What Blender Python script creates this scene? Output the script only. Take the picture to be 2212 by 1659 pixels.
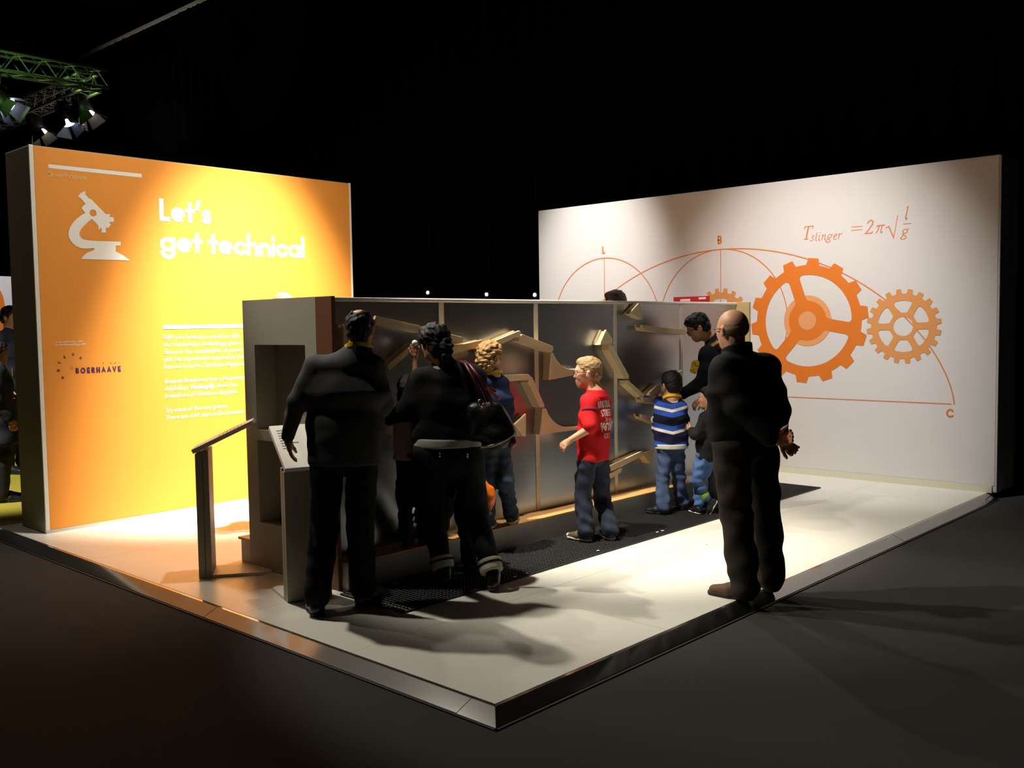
import bpy, bmesh, math, random
import numpy as np
from mathutils import Vector, Matrix
from mathutils.bvhtree import BVHTree

for _o in list(bpy.data.objects):
    bpy.data.objects.remove(_o, do_unlink=True)
scene = bpy.context.scene
COL = scene.collection
random.seed(7)

# ------------------------------------------------------------------ camera
CAM = np.array([-2.966, -2.896, 1.662])          # metres, platform top is z = 0
FPX = 2079.75                                    # focal length in pixels of a 2212 wide frame
_yaw, _pitch, _roll = math.radians(-47.0248), math.radians(3.4881), math.radians(-0.8829)
CF = np.array([-math.sin(_yaw)*math.cos(_pitch), math.cos(_yaw)*math.cos(_pitch), -math.sin(_pitch)])
_rt = np.cross(CF, [0, 0, 1]); _rt /= np.linalg.norm(_rt); _up = np.cross(_rt, CF)
CR = _rt*math.cos(_roll)+_up*math.sin(_roll)
CU = -_rt*math.sin(_roll)+_up*math.cos(_roll)
cam_data = bpy.data.cameras.new('camera')
cam_data.sensor_fit = 'HORIZONTAL'; cam_data.sensor_width = 36.0
cam_data.lens = 36.0*FPX/2212.0
cam_data.clip_start = 0.05; cam_data.clip_end = 200
cam = bpy.data.objects.new('camera', cam_data); COL.objects.link(cam)
cam.matrix_world = Matrix(((CR[0], CU[0], -CF[0], CAM[0]), (CR[1], CU[1], -CF[1], CAM[1]),
                           (CR[2], CU[2], -CF[2], CAM[2]), (0, 0, 0, 1)))
scene.camera = cam

# ------------------------------------------------------------------ world, view, stage lights
world = bpy.data.worlds.new('hall'); scene.world = world; world.use_nodes = True
world.node_tree.nodes['Background'].inputs[0].default_value = (0.9, 0.95, 1.0, 1)
world.node_tree.nodes['Background'].inputs[1].default_value = 0.0035
vs = scene.view_settings
vs.view_transform = 'Standard'; vs.look = 'None'; vs.gamma = 1.0; vs.use_curve_mapping = False
vs.exposure = 0.0


def spot(name, loc, target, watts, deg, blend=0.6, color=(1, 0.93, 0.80), radius=0.09):
    d = bpy.data.lights.new(name, 'SPOT'); d.energy = watts; d.spot_size = math.radians(deg)
    d.spot_blend = blend; d.color = color; d.shadow_soft_size = radius
    o = bpy.data.objects.new(name, d); COL.objects.link(o); o.location = loc
    o.rotation_euler = (Vector(target)-Vector(loc)).to_track_quat('-Z', 'Y').to_euler()
    return o


# theatre spots on the rig above the stand (the rig hangs above the frame); the left aisle fill is added
spot('stage_spot_left', (-0.85, 3.83, 6.0), (2.7, 1.1, 0.0), 900, 38, 0.6)
spot('stage_spot_key', (0.84, 2.3, 6.0), (3.05, 1.5, 0.0), 2300, 33, 0.7)
spot('stage_spot_back_1', (0.52, 5.2, 6.0), (1.6, 0.3, 0.0), 980, 36, 0.4)
spot('stage_spot_back_2', (2.7, 5.2, 6.0), (2.6, 0.2, 0.0), 320, 40, 0.5)
spot('stage_spot_back_3', (5.5, 5.4, 6.0), (3.6, 0.4, 0.0), 520, 42, 0.5)
spot('stage_spot_bench', (2.3, 1.8, 6.2), (3.05, 1.75, 0.0), 900, 28, 0.9)
spot('stage_spot_orange_wall', (2.0, 2.9, 6.2), (2.1, 5.15, 1.0), 7600, 38, 1.0)
spot('stage_spot_orange_wash', (1.6, 2.6, 6.2), (1.3, 5.2, 1.2), 650, 80, 1.0)
spot('fill_left_aisle', (-0.4, 9.8, 6.2), (-1.0, 0.5, 0.0), 250, 60, 0.8)  # added fill that lifts the dark carpet on the left, no known lamp
spot('stage_spot_white_wall_1', (4.4, 4.5, 6.0), (6.77, 4.75, 1.9), 1500, 38, 1.0, (1, .965, .93))
spot('stage_spot_white_wall_2', (3.4, 1.4, 6.0), (6.77, 1.75, 1.0), 1450, 48, 1.0, (1, .965, .93))
spot('stage_spot_next_stand', (-2.2, 6.9, 5.0), (0.9, 8.5, 0.2), 1500, 40, 0.6, (1, 0.96, 0.95))
spot('stage_spot_far_panel', (0.5, 9.6, 5.6), (2.0, 12.0, 1.8), 700, 50, 0.6, (1, 0.97, 1.0))


# ------------------------------------------------------------------ helpers
def W(px, py, depth):                       # world point that the photograph shows at a pixel, at a depth in metres
    return CAM+depth*(CF+CR*(px-1106)/FPX+CU*(829.5-py)/FPX)


def on_z(px, py, z=0.0):
    d = CF+CR*(px-1106)/FPX+CU*(829.5-py)/FPX
    return CAM+d*(z-CAM[2])/d[2]


def on_x(px, py, x):
    d = CF+CR*(px-1106)/FPX+CU*(829.5-py)/FPX
    return CAM+d*(x-CAM[0])/d[0]


def on_y(px, py, y):
    d = CF+CR*(px-1106)/FPX+CU*(829.5-py)/FPX
    return CAM+d*(y-CAM[1])/d[1]


def depth_of(p):
    return float((np.asarray(p, float)-CAM) @ CF)


def unit(v):
    v = np.asarray(v, float); return v/np.linalg.norm(v)


def srgb(r, g, b):
    f = lambda c: c/12.92 if c <= 0.04045 else ((c+0.055)/1.055)**2.4
    return (f(r/255), f(g/255), f(b/255), 1.0)


MATS = {}


def mat(name, col, rough=0.6, metal=0.0, var=0.0, vscale=30.0, bump=0.0, bscale=200.0, spec=0.5, emit=None, estr=0.0, stretch=None, coat=0.0, sheen=0.0):
    if name in MATS: return MATS[name]
    m = bpy.data.materials.new(name); m.use_nodes = True
    nt = m.node_tree; b = nt.nodes['Principled BSDF']
    c = srgb(*col)
    b.inputs['Base Color'].default_value = c
    b.inputs['Roughness'].default_value = rough
    b.inputs['Metallic'].default_value = metal
    b.inputs['Specular IOR Level'].default_value = spec
    if coat: b.inputs['Coat Weight'].default_value = coat
    if sheen: b.inputs['Sheen Weight'].default_value = sheen
    if emit:
        b.inputs['Emission Color'].default_value = srgb(*emit); b.inputs['Emission Strength'].default_value = estr
    if var or bump:
        tc = nt.nodes.new('ShaderNodeTexCoord'); mp = nt.nodes.new('ShaderNodeMapping')
        nt.links.new(tc.outputs['Object'], mp.inputs['Vector'])
        if stretch: mp.inputs['Scale'].default_value = stretch
    if var:
        n = nt.nodes.new('ShaderNodeTexNoise'); n.inputs['Scale'].default_value = vscale; n.inputs['Detail'].default_value = 5
        nt.links.new(mp.outputs['Vector'], n.inputs['Vector'])
        mix = nt.nodes.new('ShaderNodeMix'); mix.data_type = 'RGBA'
        mix.inputs['A'].default_value = tuple(x*(1-var) for x in c[:3])+(1,)
        mix.inputs['B'].default_value = tuple(min(1, x*(1+var)) for x in c[:3])+(1,)
        nt.links.new(n.outputs['Fac'], mix.inputs['Factor'])
        nt.links.new(mix.outputs['Result'], b.inputs['Base Color'])
    if bump:
        n2 = nt.nodes.new('ShaderNodeTexNoise'); n2.inputs['Scale'].default_value = bscale; n2.inputs['Detail'].default_value = 4
        nt.links.new(mp.outputs['Vector'], n2.inputs['Vector'])
        bp = nt.nodes.new('ShaderNodeBump'); bp.inputs['Strength'].default_value = bump; bp.inputs['Distance'].default_value = 0.01
        nt.links.new(n2.outputs['Fac'], bp.inputs['Height']); nt.links.new(bp.outputs['Normal'], b.inputs['Normal'])
    MATS[name] = m
    return m


class MB:
    """collects shapes that become one mesh"""
    def __init__(s): s.v = []; s.f = []; s.smooth = False

    def add(s, vs, fs):
        o = len(s.v); s.v += [tuple(float(c) for c in v) for v in vs]; s.f += [tuple(i+o for i in f) for f in fs]; return s

    def box(s, x0, x1, y0, y1, z0, z1):
        v = [(x, y, z) for z in (z0, z1) for y in (y0, y1) for x in (x0, x1)]
        return s.add(v, [(0, 2, 3, 1), (4, 5, 7, 6), (0, 1, 5, 4), (2, 6, 7, 3), (0, 4, 6, 2), (1, 3, 7, 5)])

    def prism(s, pts, a, d):
        """closed polygon pts (3D, planar) swept by vector d"""
        n = len(pts); P = [np.asarray(p, float) for p in pts]; d = np.asarray(d, float)
        return s.add(P+[p+d for p in P], [tuple(range(n))[::-1], tuple(range(n, 2*n))]+[(i, (i+1) % n, n+(i+1) % n, n+i) for i in range(n)])

    def bar(s, a, b, w, h, upv=(0, 0, 1)):
        a = np.asarray(a, float); b = np.asarray(b, float); d = unit(b-a)
        r = np.cross(d, upv); r = unit(r) if np.linalg.norm(r) > 1e-6 else np.array([1., 0, 0]); u = np.cross(r, d)
        c = [a+r*x*w/2+u*y*h/2 for x, y in ((-1, -1), (1, -1), (1, 1), (-1, 1))]
        return s.prism(c, None, b-a)

    def tube(s, path, r, n=8, caps=True):
        P = [np.asarray(p, float) for p in path]; k = len(P); rr = r if hasattr(r, '__len__') else [r]*k
        prev = None; rings = []
        for i, p in enumerate(P):
            t = unit(P[min(i+1, k-1)]-P[max(i-1, 0)])
            if prev is None:
                u = np.cross(t, (0, 0, 1));
                if np.linalg.norm(u) < 1e-3: u = np.cross(t, (1, 0, 0))
            else: u = prev-t*(prev @ t)
            u = unit(u); prev = u; w = np.cross(t, u)
            rings.append([p+rr[i]*(u*math.cos(2*math.pi*j/n)+w*math.sin(2*math.pi*j/n)) for j in range(n)])
        v = [q for g in rings for q in g]; f = []
        for i in range(k-1):
            for j in range(n): f.append((i*n+j, i*n+(j+1) % n, (i+1)*n+(j+1) % n, (i+1)*n+j))
        if caps: f += [tuple(range(n))[::-1], tuple((k-1)*n+j for j in range(n))]
        return s.add(v, f)

    def ribbon(s, path, nor, w, t):
        """flat band along path; nor = outward normals"""
        P = [np.asarray(p, float) for p in path]; k = len(P); v = []
        for i, p in enumerate(P):
            d = unit(P[min(i+1, k-1)]-P[max(i-1, 0)]); n = unit(nor[i]); b = np.cross(d, n)
            v += [p-b*w/2, p+b*w/2, p+b*w/2+n*t, p-b*w/2+n*t]
        f = [(0, 1, 2, 3), tuple((k-1)*4+j for j in (3, 2, 1, 0))]
        for i in range(k-1):
            for j in range(4): f.append((i*4+j, (i+1)*4+j, (i+1)*4+(j+1) % 4, i*4+(j+1) % 4))
        return s.add(v, f)

    def sphere(s, c, r, n=12, sc=(1, 1, 1)):
        c = np.asarray(c, float); v = [c+np.array([0, 0, r*sc[2]])]; m = n//2
        for i in range(1, m):
            th = math.pi*i/m
            for j in range(n):
                ph = 2*math.pi*j/n
                v.append(c+r*np.array([sc[0]*math.sin(th)*math.cos(ph), sc[1]*math.sin(th)*math.sin(ph), sc[2]*math.cos(th)]))
        v.append(c-np.array([0, 0, r*sc[2]])); f = [(0, 1+j, 1+(j+1) % n) for j in range(n)]
        for i in range(m-2):
            for j in range(n): f.append((1+i*n+j, 1+(i+1)*n+j, 1+(i+1)*n+(j+1) % n, 1+i*n+(j+1) % n))
        L = len(v)-1; f += [(L, 1+(m-2)*n+(j+1) % n, 1+(m-2)*n+j) for j in range(n)]
        return s.add(v, f)


def link(name, me, material, parent=None):
    o = bpy.data.objects.new(name, me); COL.objects.link(o)
    if material: me.materials.append(material)
    if parent: o.parent = parent
    return o


def root_loc(p):
    q = np.zeros(3)
    while p is not None:
        q = q+np.array(p.location[:]); p = p.parent
    return q


def build(mb, name, material, parent=None, smooth=False, bev=0.0, origin=None):
    """world-space shapes -> one mesh object (child meshes share the thing's origin)"""
    off = root_loc(parent) if parent is not None else (np.asarray(origin, float) if origin is not None else np.zeros(3))
    me = bpy.data.meshes.new(name)
    me.from_pydata([tuple(np.asarray(v)-off) for v in mb.v], [], mb.f); me.validate()
    b = bmesh.new(); b.from_mesh(me); bmesh.ops.recalc_face_normals(b, faces=b.faces); b.to_mesh(me); b.free()
    if smooth: me.polygons.foreach_set('use_smooth', [True]*len(me.polygons))
    o = link(name, me, material, parent)
    if parent is None: o.location = off
    if bev:
        md = o.modifiers.new('bevel', 'BEVEL'); md.width = bev; md.segments = 2; md.limit_method = 'ANGLE'
    return o


def tag(o, label, cat=None, group=None, kind=None):
    if label: o['label'] = label
    if cat: o['category'] = cat
    if group: o['group'] = group
    if kind: o['kind'] = kind
    return o


def thing(name, label, cat, loc=(0, 0, 0), group=None):
    o = bpy.data.objects.new(name, None); COL.objects.link(o); o.location = tuple(float(c) for c in loc); o.empty_display_size = 0.1
    return tag(o, label, cat, group)


# ------------------------------------------------------------------ materials
M_carpet = mat('charcoal_carpet', (70, 68, 65), 0.95, var=0.25, vscale=220, bump=0.6, bscale=500, spec=0.1)
M_white = mat('white_laminate', (236, 233, 222), 0.42, var=0.02, vscale=3)
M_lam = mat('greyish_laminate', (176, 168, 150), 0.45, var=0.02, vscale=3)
M_floor = mat('white_floor_sheet', (232, 229, 216), 0.32, var=0.03, vscale=2.0, spec=0.5)
M_alu = mat('brushed_aluminium_edge', (176, 174, 170), 0.08, 1.0, var=0.10, vscale=14)


def _soften(m, rough, col, fac):          # worn metal: a polished lobe mixed with a dull one
    nt = m.node_tree; p = nt.nodes['Principled BSDF']; out = nt.nodes['Material Output']
    q = nt.nodes.new('ShaderNodeBsdfPrincipled'); q.inputs['Base Color'].default_value = srgb(*col); q.inputs['Metallic'].default_value = 1.0; q.inputs['Roughness'].default_value = rough
    mx = nt.nodes.new('ShaderNodeMixShader'); mx.inputs[0].default_value = fac
    nt.links.new(p.outputs[0], mx.inputs[1]); nt.links.new(q.outputs[0], mx.inputs[2]); nt.links.new(mx.outputs[0], out.inputs[0])


_soften(M_alu, 0.5, (120, 118, 114), 0.16)
M_lip = mat('black_edge_lip', (18, 18, 18), 0.7)
M_orange = mat('orange_wall_print', (238, 153, 56), 0.62, var=0.015, vscale=4)
M_wallwhite = mat('white_wall_paint', (226, 221, 217), 0.7, var=0.012, vscale=3)
M_print_white = mat('white_print', (245, 242, 236), 0.6)
M_print_grey = mat('pale_orange_print', (240, 190, 120), 0.6)
M_print_violet = mat('violet_print', (72, 34, 92), 0.6)
M_ink = mat('deep_orange_print', (230, 124, 34), 0.62)
M_ink2 = mat('mid_orange_print', (228, 154, 88), 0.62)
M_ink3 = mat('light_orange_print', (236, 164, 108), 0.62)
M_line = mat('line_orange_print', (226, 132, 72), 0.62)
M_curtain = mat('black_stage_curtain', (13, 14, 12), 0.95, spec=0.05)
M_wood = mat('light_birch', (232, 210, 168), 0.5, var=0.10, vscale=9, stretch=(1, 6, 6), bump=0.05, bscale=60)
M_board = mat('brown_end_board', (118, 74, 48), 0.55, var=0.10, vscale=8, stretch=(8, 8, 1))
M_bench = mat('bench_wood', (226, 176, 112), 0.42, var=0.08, vscale=10, stretch=(1, 8, 8))
M_divider = mat('pale_divider', (238, 230, 212), 0.5)
M_blackmetal = mat('black_metal', (16, 16, 17), 0.5, 0.3)
M_truss = mat('truss_aluminium', (170, 168, 164), 0.4, 0.8)
M_rubber = mat('black_rubber', (20, 20, 20), 0.55, var=0.2, vscale=60)


def steel_material():
    m = bpy.data.materials.new('brushed_steel_panel'); m.use_nodes = True; nt = m.node_tree; b = nt.nodes['Principled BSDF']
    b.inputs['Metallic'].default_value = 1.0; b.inputs['Roughness'].default_value = 0.36
    tc = nt.nodes.new('ShaderNodeTexCoord'); mp = nt.nodes.new('ShaderNodeMapping'); mp.inputs['Scale'].default_value = (3, 3, 90)
    n = nt.nodes.new('ShaderNodeTexNoise'); n.inputs['Scale'].default_value = 4; n.inputs['Detail'].default_value = 6
    nt.links.new(tc.outputs['Object'], mp.inputs['Vector']); nt.links.new(mp.outputs['Vector'], n.inputs['Vector'])
    r = nt.nodes.new('ShaderNodeMapRange'); r.inputs['To Min'].default_value = 0.27; r.inputs['To Max'].default_value = 0.42
    nt.links.new(n.outputs['Fac'], r.inputs['Value']); nt.links.new(r.outputs['Result'], b.inputs['Roughness'])
    mx = nt.nodes.new('ShaderNodeMix'); mx.data_type = 'RGBA'
    mx.inputs['A'].default_value = srgb(162, 168, 174); mx.inputs['B'].default_value = srgb(186, 191, 196)
    nt.links.new(n.outputs['Fac'], mx.inputs['Factor']); nt.links.new(mx.outputs['Result'], b.inputs['Base Color'])
    return m


M_steel = steel_material()

# ------------------------------------------------------------------ the hall
def structure(mb, name, m, **k):
    o = build(mb, name, m, **k); o['kind'] = 'structure'; return o


structure(MB().box(-14, 15, -12, 6.02, -0.15, -0.05).box(7.6, 15, 6.02, 28.4, -0.15, -0.05).box(-14, 7.6, 20, 28.4, -0.15, -0.05), 'floor', M_carpet)
structure(MB().box(-14, 15, -12, 28.4, 10.5, 10.6), 'ceiling', mat('black_ceiling', (10, 10, 10), 0.9, spec=0.05))


def curtain(name, p0, p1, z0, z1, pleat=0.28, amp=0.07):
    p0 = np.array(p0, float); p1 = np.array(p1, float); L = np.linalg.norm(p1-p0); d = (p1-p0)/L; n = np.array([-d[1], d[0]])
    k = int(L/pleat)*8; mb = MB(); v = []
    for i in range(k+1):
        s = L*i/k; a = amp*(math.sin(2*math.pi*s/pleat)+0.5*math.sin(1.7*s+1))
        q = p0+d*s+n*a; v += [(q[0], q[1], z0), (q[0], q[1], z1)]
    mb.add(v, [(2*i, 2*i+2, 2*i+3, 2*i+1) for i in range(k)])
    o = structure(mb, name, M_curtain, smooth=True)
    sd = o.modifiers.new('thick', 'SOLIDIFY'); sd.thickness = 0.01
    return o


curtain('wall_right', (9.0, -11.5), (9.0, 24.6), -0.05, 9.25, 0.42)
curtain('wall_back', (14.5, 28.0), (-13.5, 28.0), -0.05, 10.4, 0.5, 0.1)
yc = thing('yellow_carpet', 'yellow green carpet of the neighbouring stand behind the orange wall', 'carpet', (0, 8, -0.05))
build(MB().box(-14, 7.6, 6.02, 20, -0.06, -0.046), 'carpet_sheet', mat('yellow_green_carpet', (190, 176, 56), 0.9, var=0.1, vscale=90), yc)

# curtain rail with hooks, high above the black curtain
rail = thing('curtain_rail', 'grey metal rail along the top of the black curtain', 'rail', (9, 19, 9.25))
build(MB().bar((8.9, 14.0, 9.28), (8.9, 24.4, 9.28), 0.06, 0.07), 'track', mat('rail_grey', (190, 186, 182), 0.6), rail)
for i in range(21): build(MB().box(8.91, 8.99, 14.2+i*0.5, 14.25+i*0.5, 9.14, 9.33), 'rail_hook', M_blackmetal, rail)

spot('rail_fill', (5.5, 19.5, 4.5), (8.9, 19.5, 9.2), 260, 75, 0.9)  # added spot that brightens the rail, not a lamp of the hall

# ------------------------------------------------------------------ raised white platform
RW, RH = 0.112, 0.05
plat = thing('exhibit_platform', 'low white exhibition platform with sloping metal edges on dark carpet', 'platform', (3, 3, -RH))
build(MB().box(0, 7.35, 0, 5.95, -RH, -0.012), 'base', mat('platform_core', (120, 112, 98), 0.8), plat)
xs_rows = [(0, 1.35, 3.55, 5.75, 7.35), (0, 2.2, 4.4, 6.6, 7.35)]
ys_rows = [0, 1.03, 2.06, 3.09, 4.12, 5.15, 5.95]
for j in range(len(ys_rows)-1):
    xr = xs_rows[j % 2]
    for i in range(len(xr)-1):
        build(MB().box(xr[i]+0.0012, xr[i+1]-0.0012, ys_rows[j]+0.0012, ys_rows[j+1]-0.0012, -0.012, 0), 'floor_panel', M_floor, plat)


def ramp_x(y0, y1):      # left edge (faces -x)
    mb = MB(); pr = [(0.0, -0.001), (-0.018, -0.002), (-RW, -RH+0.008), (-RW, -RH), (0, -RH)]
    return mb.prism([(x, y0, z) for x, z in pr], None, (0, y1-y0, 0))


def ramp_y(x0, x1):      # front edge (faces -y)
    mb = MB(); pr = [(0.0, -0.001), (-0.018, -0.002), (-RW, -RH+0.008), (-RW, -RH), (0, -RH)]
    return mb.prism([(x0, y, z) for y, z in pr], None, (x1-x0, 0, 0))


for a, b in ((0.13, 2.30), (2.302, 4.60), (4.602, 5.95)): build(ramp_x(a, b), 'edge_ramp', M_alu, plat, bev=0.002)
for a, b in ((0.13, 1.75), (1.752, 4.42), (4.422, 6.72)): build(ramp_y(a, b), 'edge_ramp', M_alu, plat, bev=0.002)
cp = MB(); c0 = 0.128; h1 = -RH+0.008
cp.add([(0, 0, -0.001), (0, c0, -0.001), (-0.018, c0, -0.002), (-RW, c0, h1), (-RW, -RW, h1), (c0, -RW, h1), (c0, -0.018, -0.002), (c0, 0, -0.001), (-0.018, -0.018, -0.002),
        (-RW, c0, -RH), (-RW, -RW, -RH), (c0, -RW, -RH)],
       [(0, 1, 2, 8), (2, 3, 4, 8), (0, 8, 6, 7), (8, 4, 5, 6), (3, 9, 10, 4), (4, 10, 11, 5)])
build(cp, 'corner_ramp', M_alu, plat)
build(MB().box(-RW-0.014, -RW+0.002, -RW-0.014, 5.95, -RH, -RH+0.006).box(-RW-0.014, 6.72, -RW-0.014, -RW+0.002, -RH, -RH+0.006), 'bottom_lip', M_lip, plat)

# ------------------------------------------------------------------ stroke lettering
def arc(cx, cy, rx, ry, a0, a1, n=None):
    n = n or max(4, int(abs(a1-a0)/15)); return [(cx+rx*math.cos(math.radians(a0+(a1-a0)*i/n)), cy+ry*math.sin(math.radians(a0+(a1-a0)*i/n))) for i in range(n+1)]


def O_(cx=0.5, cy=0.5, rx=0.5, ry=0.5): return arc(cx, cy, rx, ry, 0, 360, 24)


# glyph: (advance without side bearing, strokes) on an x-height of 1; capitals reach 1.5, ascenders 1.62
GL = {
 'a': (1, [O_(), [(1, 0), (1, 1)]]), 'b': (1, [O_(), [(0, 0), (0, 1.62)]]), 'c': (.86, [arc(.5, .5, .5, .5, 42, 318)]),
 'd': (1, [O_(), [(1, 0), (1, 1.62)]]), 'e': (1, [[(0.1, .5), (.9, .5)], arc(.5, .5, .5, .5, 0, 303)]),
 'f': (.5, [arc(.45, 1.35, .27, .27, 70, 180)+[(.18, 0)], [(-.08, .95), (.48, .95)]]),
 'g': (1, [O_(), [(1, 1), (1, -.12)]+arc(.5, -.12, .5, .38, 0, -165)]),
 'h': (.82, [[(0, 0), (0, 1.62)], [(0, .5)]+arc(.41, .58, .41, .42, 170, 0)+[(.82, 0)]]), 'i': (0, [[(0, 0), (0, 1)], [(0, 1.42), (0, 1.5)]]),
 'j': (.1, [[(.1, 1), (.1, -.3)]+arc(-.1, -.3, .2, .2, 0, -80), [(.1, 1.42), (.1, 1.5)]]), 'k': (.75, [[(0, 0), (0, 1.62)], [(.7, 1), (.05, .5), (.75, 0)]]),
 'l': (0, [[(0, 0), (0, 1.62)]]), 'm': (1.5, [[(0, 0), (0, 1)], [(0, .5)]+arc(.375, .62, .375, .38, 170, 0)+[(.75, 0)], [(.75, .5)]+arc(1.125, .62, .375, .38, 170, 0)+[(1.5, 0)]]),
 'n': (.82, [[(0, 0), (0, 1)], [(0, .5)]+arc(.41, .58, .41, .42, 170, 0)+[(.82, 0)]]), 'o': (1, [O_()]), 'p': (1, [O_(), [(0, -.55), (0, 1)]]),
 'q': (1, [O_(), [(1, -.55), (1, 1)]]), 'r': (.42, [[(0, 0), (0, 1)], [(0, .55)]+arc(.42, .6, .42, .4, 170, 80)]),
 's': (.62, [arc(.34, .76, .27, .24, 40, 270)+arc(.3, .26, .3, .26, 90, -140)[1:]]), 't': (.5, [[(.25, 0), (.25, 1.4)], [(-.06, .95), (.56, .95)]]),
 'u': (.82, [[(0, 1), (0, .4)]+arc(.41, .4, .41, .4, 180, 360)+[(.82, 1)], [(.82, 0), (.82, 1)]]), 'v': (.84, [[(0, 1), (.42, 0), (.84, 1)]]),
 'w': (1.35, [[(0, 1), (.34, 0), (.675, .95), (1.01, 0), (1.35, 1)]]), 'x': (.8, [[(0, 0), (.8, 1)], [(0, 1), (.8, 0)]]), 'y': (.84, [[(0, 1), (.44, .02)], [(.84, 1), (.2, -.55)]]),
 'z': (.75, [[(0, 1), (.75, 1), (0, 0), (.75, 0)]]),
 'A': (1.1, [[(0, 0), (.55, 1.5), (1.1, 0)], [(.2, .5), (.9, .5)]]), 'B': (.72, [[(0, 0), (0, 1.5), (.35, 1.5)]+arc(.35, 1.14, .34, .36, 90, -90)+[(0, .78)], [(.35, .78)]+arc(.35, .39, .4, .39, 90, -90)+[(0, 0)]]),
 'C': (1.1, [arc(.75, .75, .75, .75, 45, 315)]), 'D': (1.0, [[(0, 0), (0, 1.5), (.3, 1.5)]+arc(.3, .75, .7, .75, 90, -90)+[(0, 0)]]),
 'E': (.68, [[(.68, 1.5), (0, 1.5), (0, 0), (.68, 0)], [(0, .78), (.62, .78)]]), 'F': (.65, [[(.65, 1.5), (0, 1.5), (0, 0)], [(0, .78), (.6, .78)]]),
 'G': (1.3, [arc(.75, .75, .75, .75, 45, 340)+[(1.45, .7), (.8, .7)]]), 'H': (.95, [[(0, 0), (0, 1.5)], [(.95, 0), (.95, 1.5)], [(0, .8), (.95, .8)]]),
 'I': (0, [[(0, 0), (0, 1.5)]]), 'K': (.85, [[(0, 0), (0, 1.5)], [(.8, 1.5), (.05, .75), (.85, 0)]]), 'L': (.62, [[(0, 1.5), (0, 0), (.62, 0)]]),
 'M': (1.25, [[(0, 0), (.15, 1.5), (.625, .2), (1.1, 1.5), (1.25, 0)]]), 'N': (1.0, [[(0, 0), (0, 1.5), (1, 0), (1, 1.5)]]), 'O': (1.45, [arc(.725, .75, .725, .75, 0, 360, 28)]),
 'R': (.75, [[(0, 0), (0, 1.5), (.35, 1.5)]+arc(.35, 1.12, .36, .38, 90, -90)+[(0, .74)], [(.35, .74), (.75, 0)]]),
 'S': (.75, [arc(.4, 1.13, .32, .37, 35, 270)+arc(.36, .38, .36, .38, 90, -145)[1:]]), 'T': (.85, [[(0, 1.5), (.85, 1.5)], [(.425, 1.5), (.425, 0)]]),
 'U': (.9, [[(0, 1.5), (0, .45)]+arc(.45, .45, .45, .45, 180, 360)+[(.9, 1.5)]]), 'V': (1.05, [[(0, 1.5), (.525, 0), (1.05, 1.5)]]),
 '0': (.7, [arc(.35, .75, .35, .75, 0, 360)]), '1': (.25, [[(0, 1.2), (.25, 1.5), (.25, 0)]]), '3': (.65, [arc(.3, 1.14, .32, .36, 130, -90)+arc(.3, .39, .36, .39, 90, -130)[1:]]),
 '5': (.65, [[(.6, 1.5), (.1, 1.5), (.02, .85)]+arc(.28, .45, .38, .45, 120, -140)]), '6': (.7, [O_(.35, .42, .35, .42), [(.03, .55), (.5, 1.5)]]),
 "'": (.12, [[(.14, 1.62), (0, 1.2)]]), '.': (0, [[(0, 0), (0, .04)]]), ':': (0, [[(0, 0), (0, .04)], [(0, .7), (0, .76)]]), ',': (.05, [[(.05, .05), (-.03, -.25)]]), '-': (.4, [[(0, .5), (.4, .5)]]),
 '=': (1, [[(0, .35), (1, .35)], [(0, .75), (1, .75)]]), '/': (.6, [[(0, -.1), (.6, 1.5)]]),
}


LAYER = [0]


def stroke(mb, pts, w, put, cap=True, closed=False):
    """flat band of width w (number or function of direction) along 2-D points"""
    LAYER[0] = (LAYER[0]+1) % 12
    P = [np.array(p, float) for p in pts]; P = [p for i, p in enumerate(P) if i == 0 or np.linalg.norm(p-P[i-1]) > 1e-7]
    if len(P) > 3 and np.linalg.norm(P[0]-P[-1]) < 1e-5: closed = True; P = P[:-1]
    k = len(P); wf = w if callable(w) else (lambda d: w)
    if cap and not closed:
        P[0] = P[0]-unit(P[1]-P[0])*wf(unit(P[1]-P[0]))/2; P[-1] = P[-1]+unit(P[-1]-P[-2])*wf(unit(P[-1]-P[-2]))/2
    L = []; R = []
    for i in range(k):
        a = P[(i-1) % k] if (closed or i > 0) else None; b = P[(i+1) % k] if (closed or i < k-1) else None
        d0 = unit(P[i]-a) if a is not None else unit(b-P[i]); d1 = unit(b-P[i]) if b is not None else d0
        t = d0+d1; t = unit(t) if np.linalg.norm(t) > 0.35 else d0
        n = np.array([-t[1], t[0]]); c = max(0.4, n @ np.array([-d0[1], d0[0]])); hw = (wf(d0)+wf(d1))/4/c
        L.append(P[i]+n*hw); R.append(P[i]-n*hw)
    v = [put(*p) for p in L]+[put(*p) for p in R]; m = k if closed else k-1
    mb.add(v, [(i, (i+1) % k, k+(i+1) % k, k+i) for i in range(m)])


def text_width(t, track, xs=1.0, wt=0.15):
    return sum(((GL[c][0]*xs+wt+track) if c != ' ' else 0.55*xs) for c in t)-track


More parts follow.
